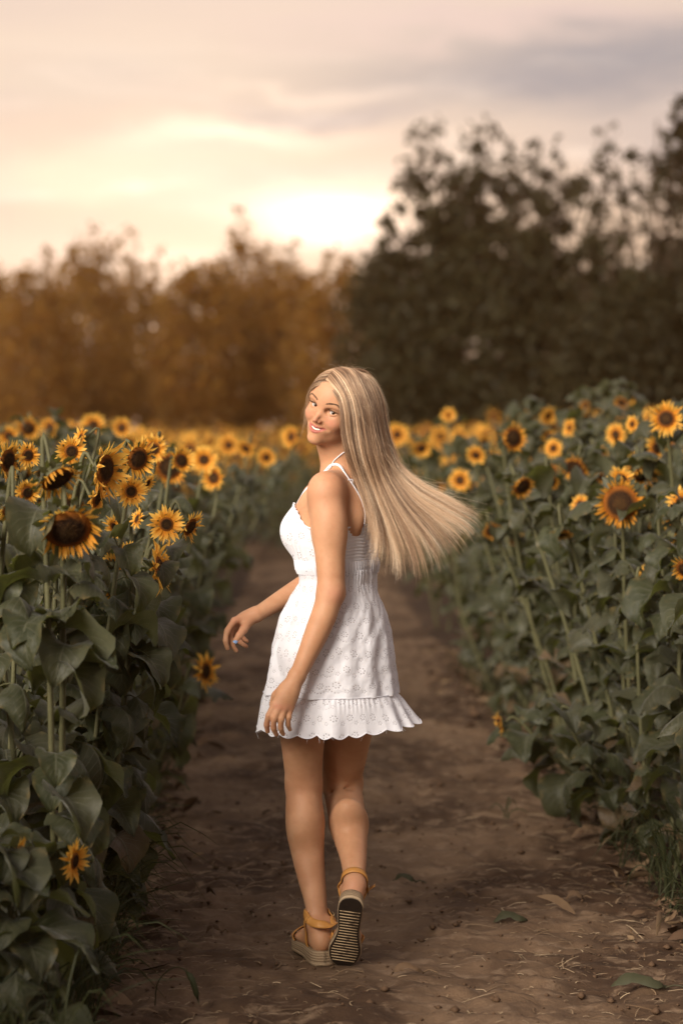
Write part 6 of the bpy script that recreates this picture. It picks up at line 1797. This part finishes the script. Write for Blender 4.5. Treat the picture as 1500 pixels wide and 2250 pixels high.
def build_hair(root):
    mat = hair_material(); r = np.random.default_rng(42)
    N = 30
    def sheet(guides, npts):
        return np.array([smooth_path([A(a_, b_, c_ - (.018 if guides is NEAR_GUIDES and gi < 5 and 1 <= i <= 4 else 0)) for i, (a_, b_, c_) in enumerate(gd)], npts) for gi, gd in enumerate(guides)])
    def sample(g, s):
        x = np.clip(s, 0, 1) * (len(g) - 1); i = np.minimum(x.astype(int), len(g) - 2); t = (x - i)[:, None, None]
        # smooth across the guides
        p0 = g[np.maximum(i - 1, 0)]; p1 = g[i]; p2 = g[i + 1]; p3 = g[np.minimum(i + 2, len(g) - 1)]
        return .5 * (2 * p1 + (-p0 + p2) * t + (2 * p0 - 5 * p1 + 4 * p2 - p3) * t ** 2 + (-p0 + 3 * p1 - 3 * p2 + p3) * t ** 3)
    TON = np.array([(.085, .038, .018), (.18, .088, .045), (.36, .208, .115), (.62, .41, .25), (.83, .63, .43), (.92, .77, .58)])
    def tones(n, base):
        tt = np.linspace(0, 1, N)[None]; base = np.asarray(base)[:, None] + np.interp(tt, [0, .12, .35, .75, 1], [-1.0, -.45, -.25, .35, .7])
        x = np.clip(base.ravel(), 0, 4.999); i = x.astype(int); return (TON[i] * (1 - (x - i))[:, None] + TON[i + 1] * (x - i)[:, None]).reshape(-1, N, 3)
    paths, radii, tn = [], [], []
    def field(guides, n, depth, seed, tone_shift=0.0, end_rng=(.74, 1.0), away=1.0, nclump=150, thick=.00022):
        r = np.random.default_rng(seed); g = sheet(guides, N)
        s = r.uniform(0, 1, n); lay = r.uniform(0, 1, n) ** 1.3
        cl = np.floor(s * nclump + r.uniform(-.5, .5, n)); cs = (cl + .5) / nclump
        crand = np.random.default_rng(seed + 1).random(nclump + 4); crand2 = np.random.default_rng(seed + 2).random(nclump + 4); ci = np.clip(cl.astype(int), 0, nclump + 2)
        t = np.linspace(0, 1, N)[None]
        a = sample(g, s); c = sample(g, np.clip(cs + (crand2[ci] - .5) * .015, 0, 1))
        k = (np.clip((t - .12) / .88, 0, 1) ** 1.5 * (.78 + .21 * crand[ci][:, None]))[:, :, None]
        p = a * (1 - k) + c * k
        # thickness behind the outer sheet, growing away from the parting
        dep = (lay * depth)[:, None] * np.clip(t * 4, 0, 1) * (1 + .8 * np.clip(t - .5, 0, 1))
        cl_d = (crand[ci] * .018)[:, None] * np.clip((t - .15) * 2, 0, 1)
        p[:, :, 1] += away * (dep + cl_d)
        # layer-wise drift and small waves
        wv = r.normal(size=(n, 3)) * [.0035, .004, .0035]; ph = r.uniform(0, 6.28, n)
        p += wv[:, None] * (np.clip(t - .1, 0, 1) ** 1.2)[:, :, None]
        fz = np.where(r.random(n) < .09, 4.5, 1.0); stray = (r.random(n) < .10)[:, None, None] * r.normal(size=(n, 1, 3)) * [.018, .012, .022]
        p += stray * (np.clip(t - .45, 0, 1) ** 1.5)[:, :, None] * 2.2
        p += (np.sin(t * 5 + ph[:, None])[:, :, None] * (r.normal(size=(n, 1, 3)) * .0022 * fz[:, None, None])) * np.clip(t * 1.6, 0, 1)[:, :, None]
        cw = crand2[ci] * 6.28
        p += (np.sin(t * 4.2 + cw[:, None]) * np.clip(t - .2, 0, 1) * .0150)[:, :, None] * np.array([.75, .5, -.55])
        bw = np.random.default_rng(seed + 7).uniform(0, 6.28, 64)[np.clip((cs * 24).astype(int), 0, 63)]; ba = np.random.default_rng(seed + 8).uniform(.3, 1, 64)[np.clip((cs * 24).astype(int), 0, 63)]
        p += (np.sin(t * 6.5 + bw[:, None]) * np.clip(t - .35, 0, 1) ** 1.2 * .022 * ba[:, None])[:, :, None] * np.array([.55, .9, -.75])
        # lie on the head, not in it
        Ch = hp(0, -.071, .033); l_ = (p - Ch) @ HM.T / np.array([.078, .098, .090]); k0 = np.linalg.norm(l_, axis=2)
        want = 1.0 + .10 * (1 - lay)[:, None] * np.clip(t * 6, .25, 1)
        k0 = np.where(k0 < want, want / np.maximum(k0, .2), 1.0); p = Ch + ((p - Ch) @ HM.T * k0[:, :, None]) @ HM
        # cut each to its own length
        e = r.uniform(*end_rng, n) * (.84 + .16 * crand2[ci]); u = e[:, None] * t * (N - 1); i = np.minimum(u.astype(int), N - 2); f_ = (u - i)[:, :, None]
        p = np.take_along_axis(p, i[:, :, None].repeat(3, 2), 1) * (1 - f_) + np.take_along_axis(p, (i + 1)[:, :, None].repeat(3, 2), 1) * f_
        rad = thick * r.uniform(.75, 1.25, n)[:, None] * np.interp(t, [0, .1, .75, 1], [.8, 1, .8, .18])
        # highlights and lowlights run in bands of strands; roots and inner layers are darker
        big = np.random.default_rng(seed + 5).random(60)[np.clip((cs * 46).astype(int), 0, 59)]
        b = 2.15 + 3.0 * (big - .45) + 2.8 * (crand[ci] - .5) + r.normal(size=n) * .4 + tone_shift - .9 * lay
        return p, rad, tones(n, b)
    for args in (dict(guides=NEAR_GUIDES, n=13000, depth=.045, seed=1, nclump=150, tone_shift=.35),
                 dict(guides=FAR_GUIDES[1:], n=5200, depth=.02, seed=9, away=-1.0, nclump=60, tone_shift=.1)):
        p, rad, t_ = field(**args); paths.append(p); radii.append(rad); tn.append(t_)
    # a dark underlayer that closes the sheet near the neck
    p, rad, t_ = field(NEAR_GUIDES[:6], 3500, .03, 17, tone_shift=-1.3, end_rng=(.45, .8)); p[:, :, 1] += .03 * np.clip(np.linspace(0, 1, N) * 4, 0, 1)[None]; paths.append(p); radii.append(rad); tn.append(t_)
    p, rad, t_ = field([FAR_GUIDES[0], FAR_GUIDES[0], FAR_GUIDES[1]], 420, .012, 23, nclump=22, end_rng=(.35, .95), away=-1.0, thick=.00017)
    p += (np.random.default_rng(3).normal(size=(len(p), 1, 3)) * [.006, .004, .004]) * np.linspace(0, 1, N)[None, :, None] ** 1.5
    paths.append(p); radii.append(rad); tn.append(t_)
    # flyaways round the crown and off the flying ends
    rf = np.random.default_rng(5); fl = []
    C = hp(0, -.07, .035)
    for k in range(260):
        if k < 150:
            s_ = rf.uniform(0, 1); gi = sheet(NEAR_GUIDES if rf.random() < .6 else FAR_GUIDES, 30)
            base_ = sample(gi, np.array([rf.uniform(.3, 1)]))[0]; i0 = int(rf.integers(0, 8)); st = base_[i0]; o = unit(st - C)
            d = unit(o * rf.uniform(.3, 1.0) + unit(base_[i0 + 3] - st) * 1.0 + rf.normal(size=3) * .35); L = rf.uniform(.02, .065)
            bend = unit(rf.normal(size=3)) * L * .35
            fl.append(smooth_path([st, st + d * L * .5 + bend * .4, st + d * L + bend - o * L * .3], N))
        else:
            gi = sheet(NEAR_GUIDES, 30); b_ = sample(gi, np.array([rf.uniform(.55, 1)]))[0]; i0 = int(rf.integers(12, 24)); st = b_[i0]; d = unit(b_[i0 + 4] - b_[i0]); L = rf.uniform(.06, .16)
            up = np.array([0, 0, 1]) * rf.uniform(.0, .5); e = st + unit(d + up * .7 + rf.normal(size=3) * .12) * L
            fl.append(smooth_path([st, (st + e) / 2 + rf.normal(size=3) * .008, e], N))
    fl = np.array(fl); paths.append(fl); radii.append(np.full((len(fl), N), .00014) * np.linspace(1, .4, N)[None]); tn.append(tones(len(fl), rf.uniform(2.6, 4.6, len(fl))))
    P_ = np.concatenate(paths); Rr = np.concatenate(radii); T_ = np.concatenate(tn)
    hair_curves('hair', list(P_), list(Rr), T_, mat, root)


def build_person():
    root = link('person', None, label='smiling woman in white eyelet dress walking away and looking back, long blonde hair flying', cat='person')
    root.location = ROOT
    build_body(root); build_face(root)
    build_dress(root)
    build_shoes(root)
    if 'H' not in SKIP: build_hair(root)
if 'P' not in SKIP: build_person()
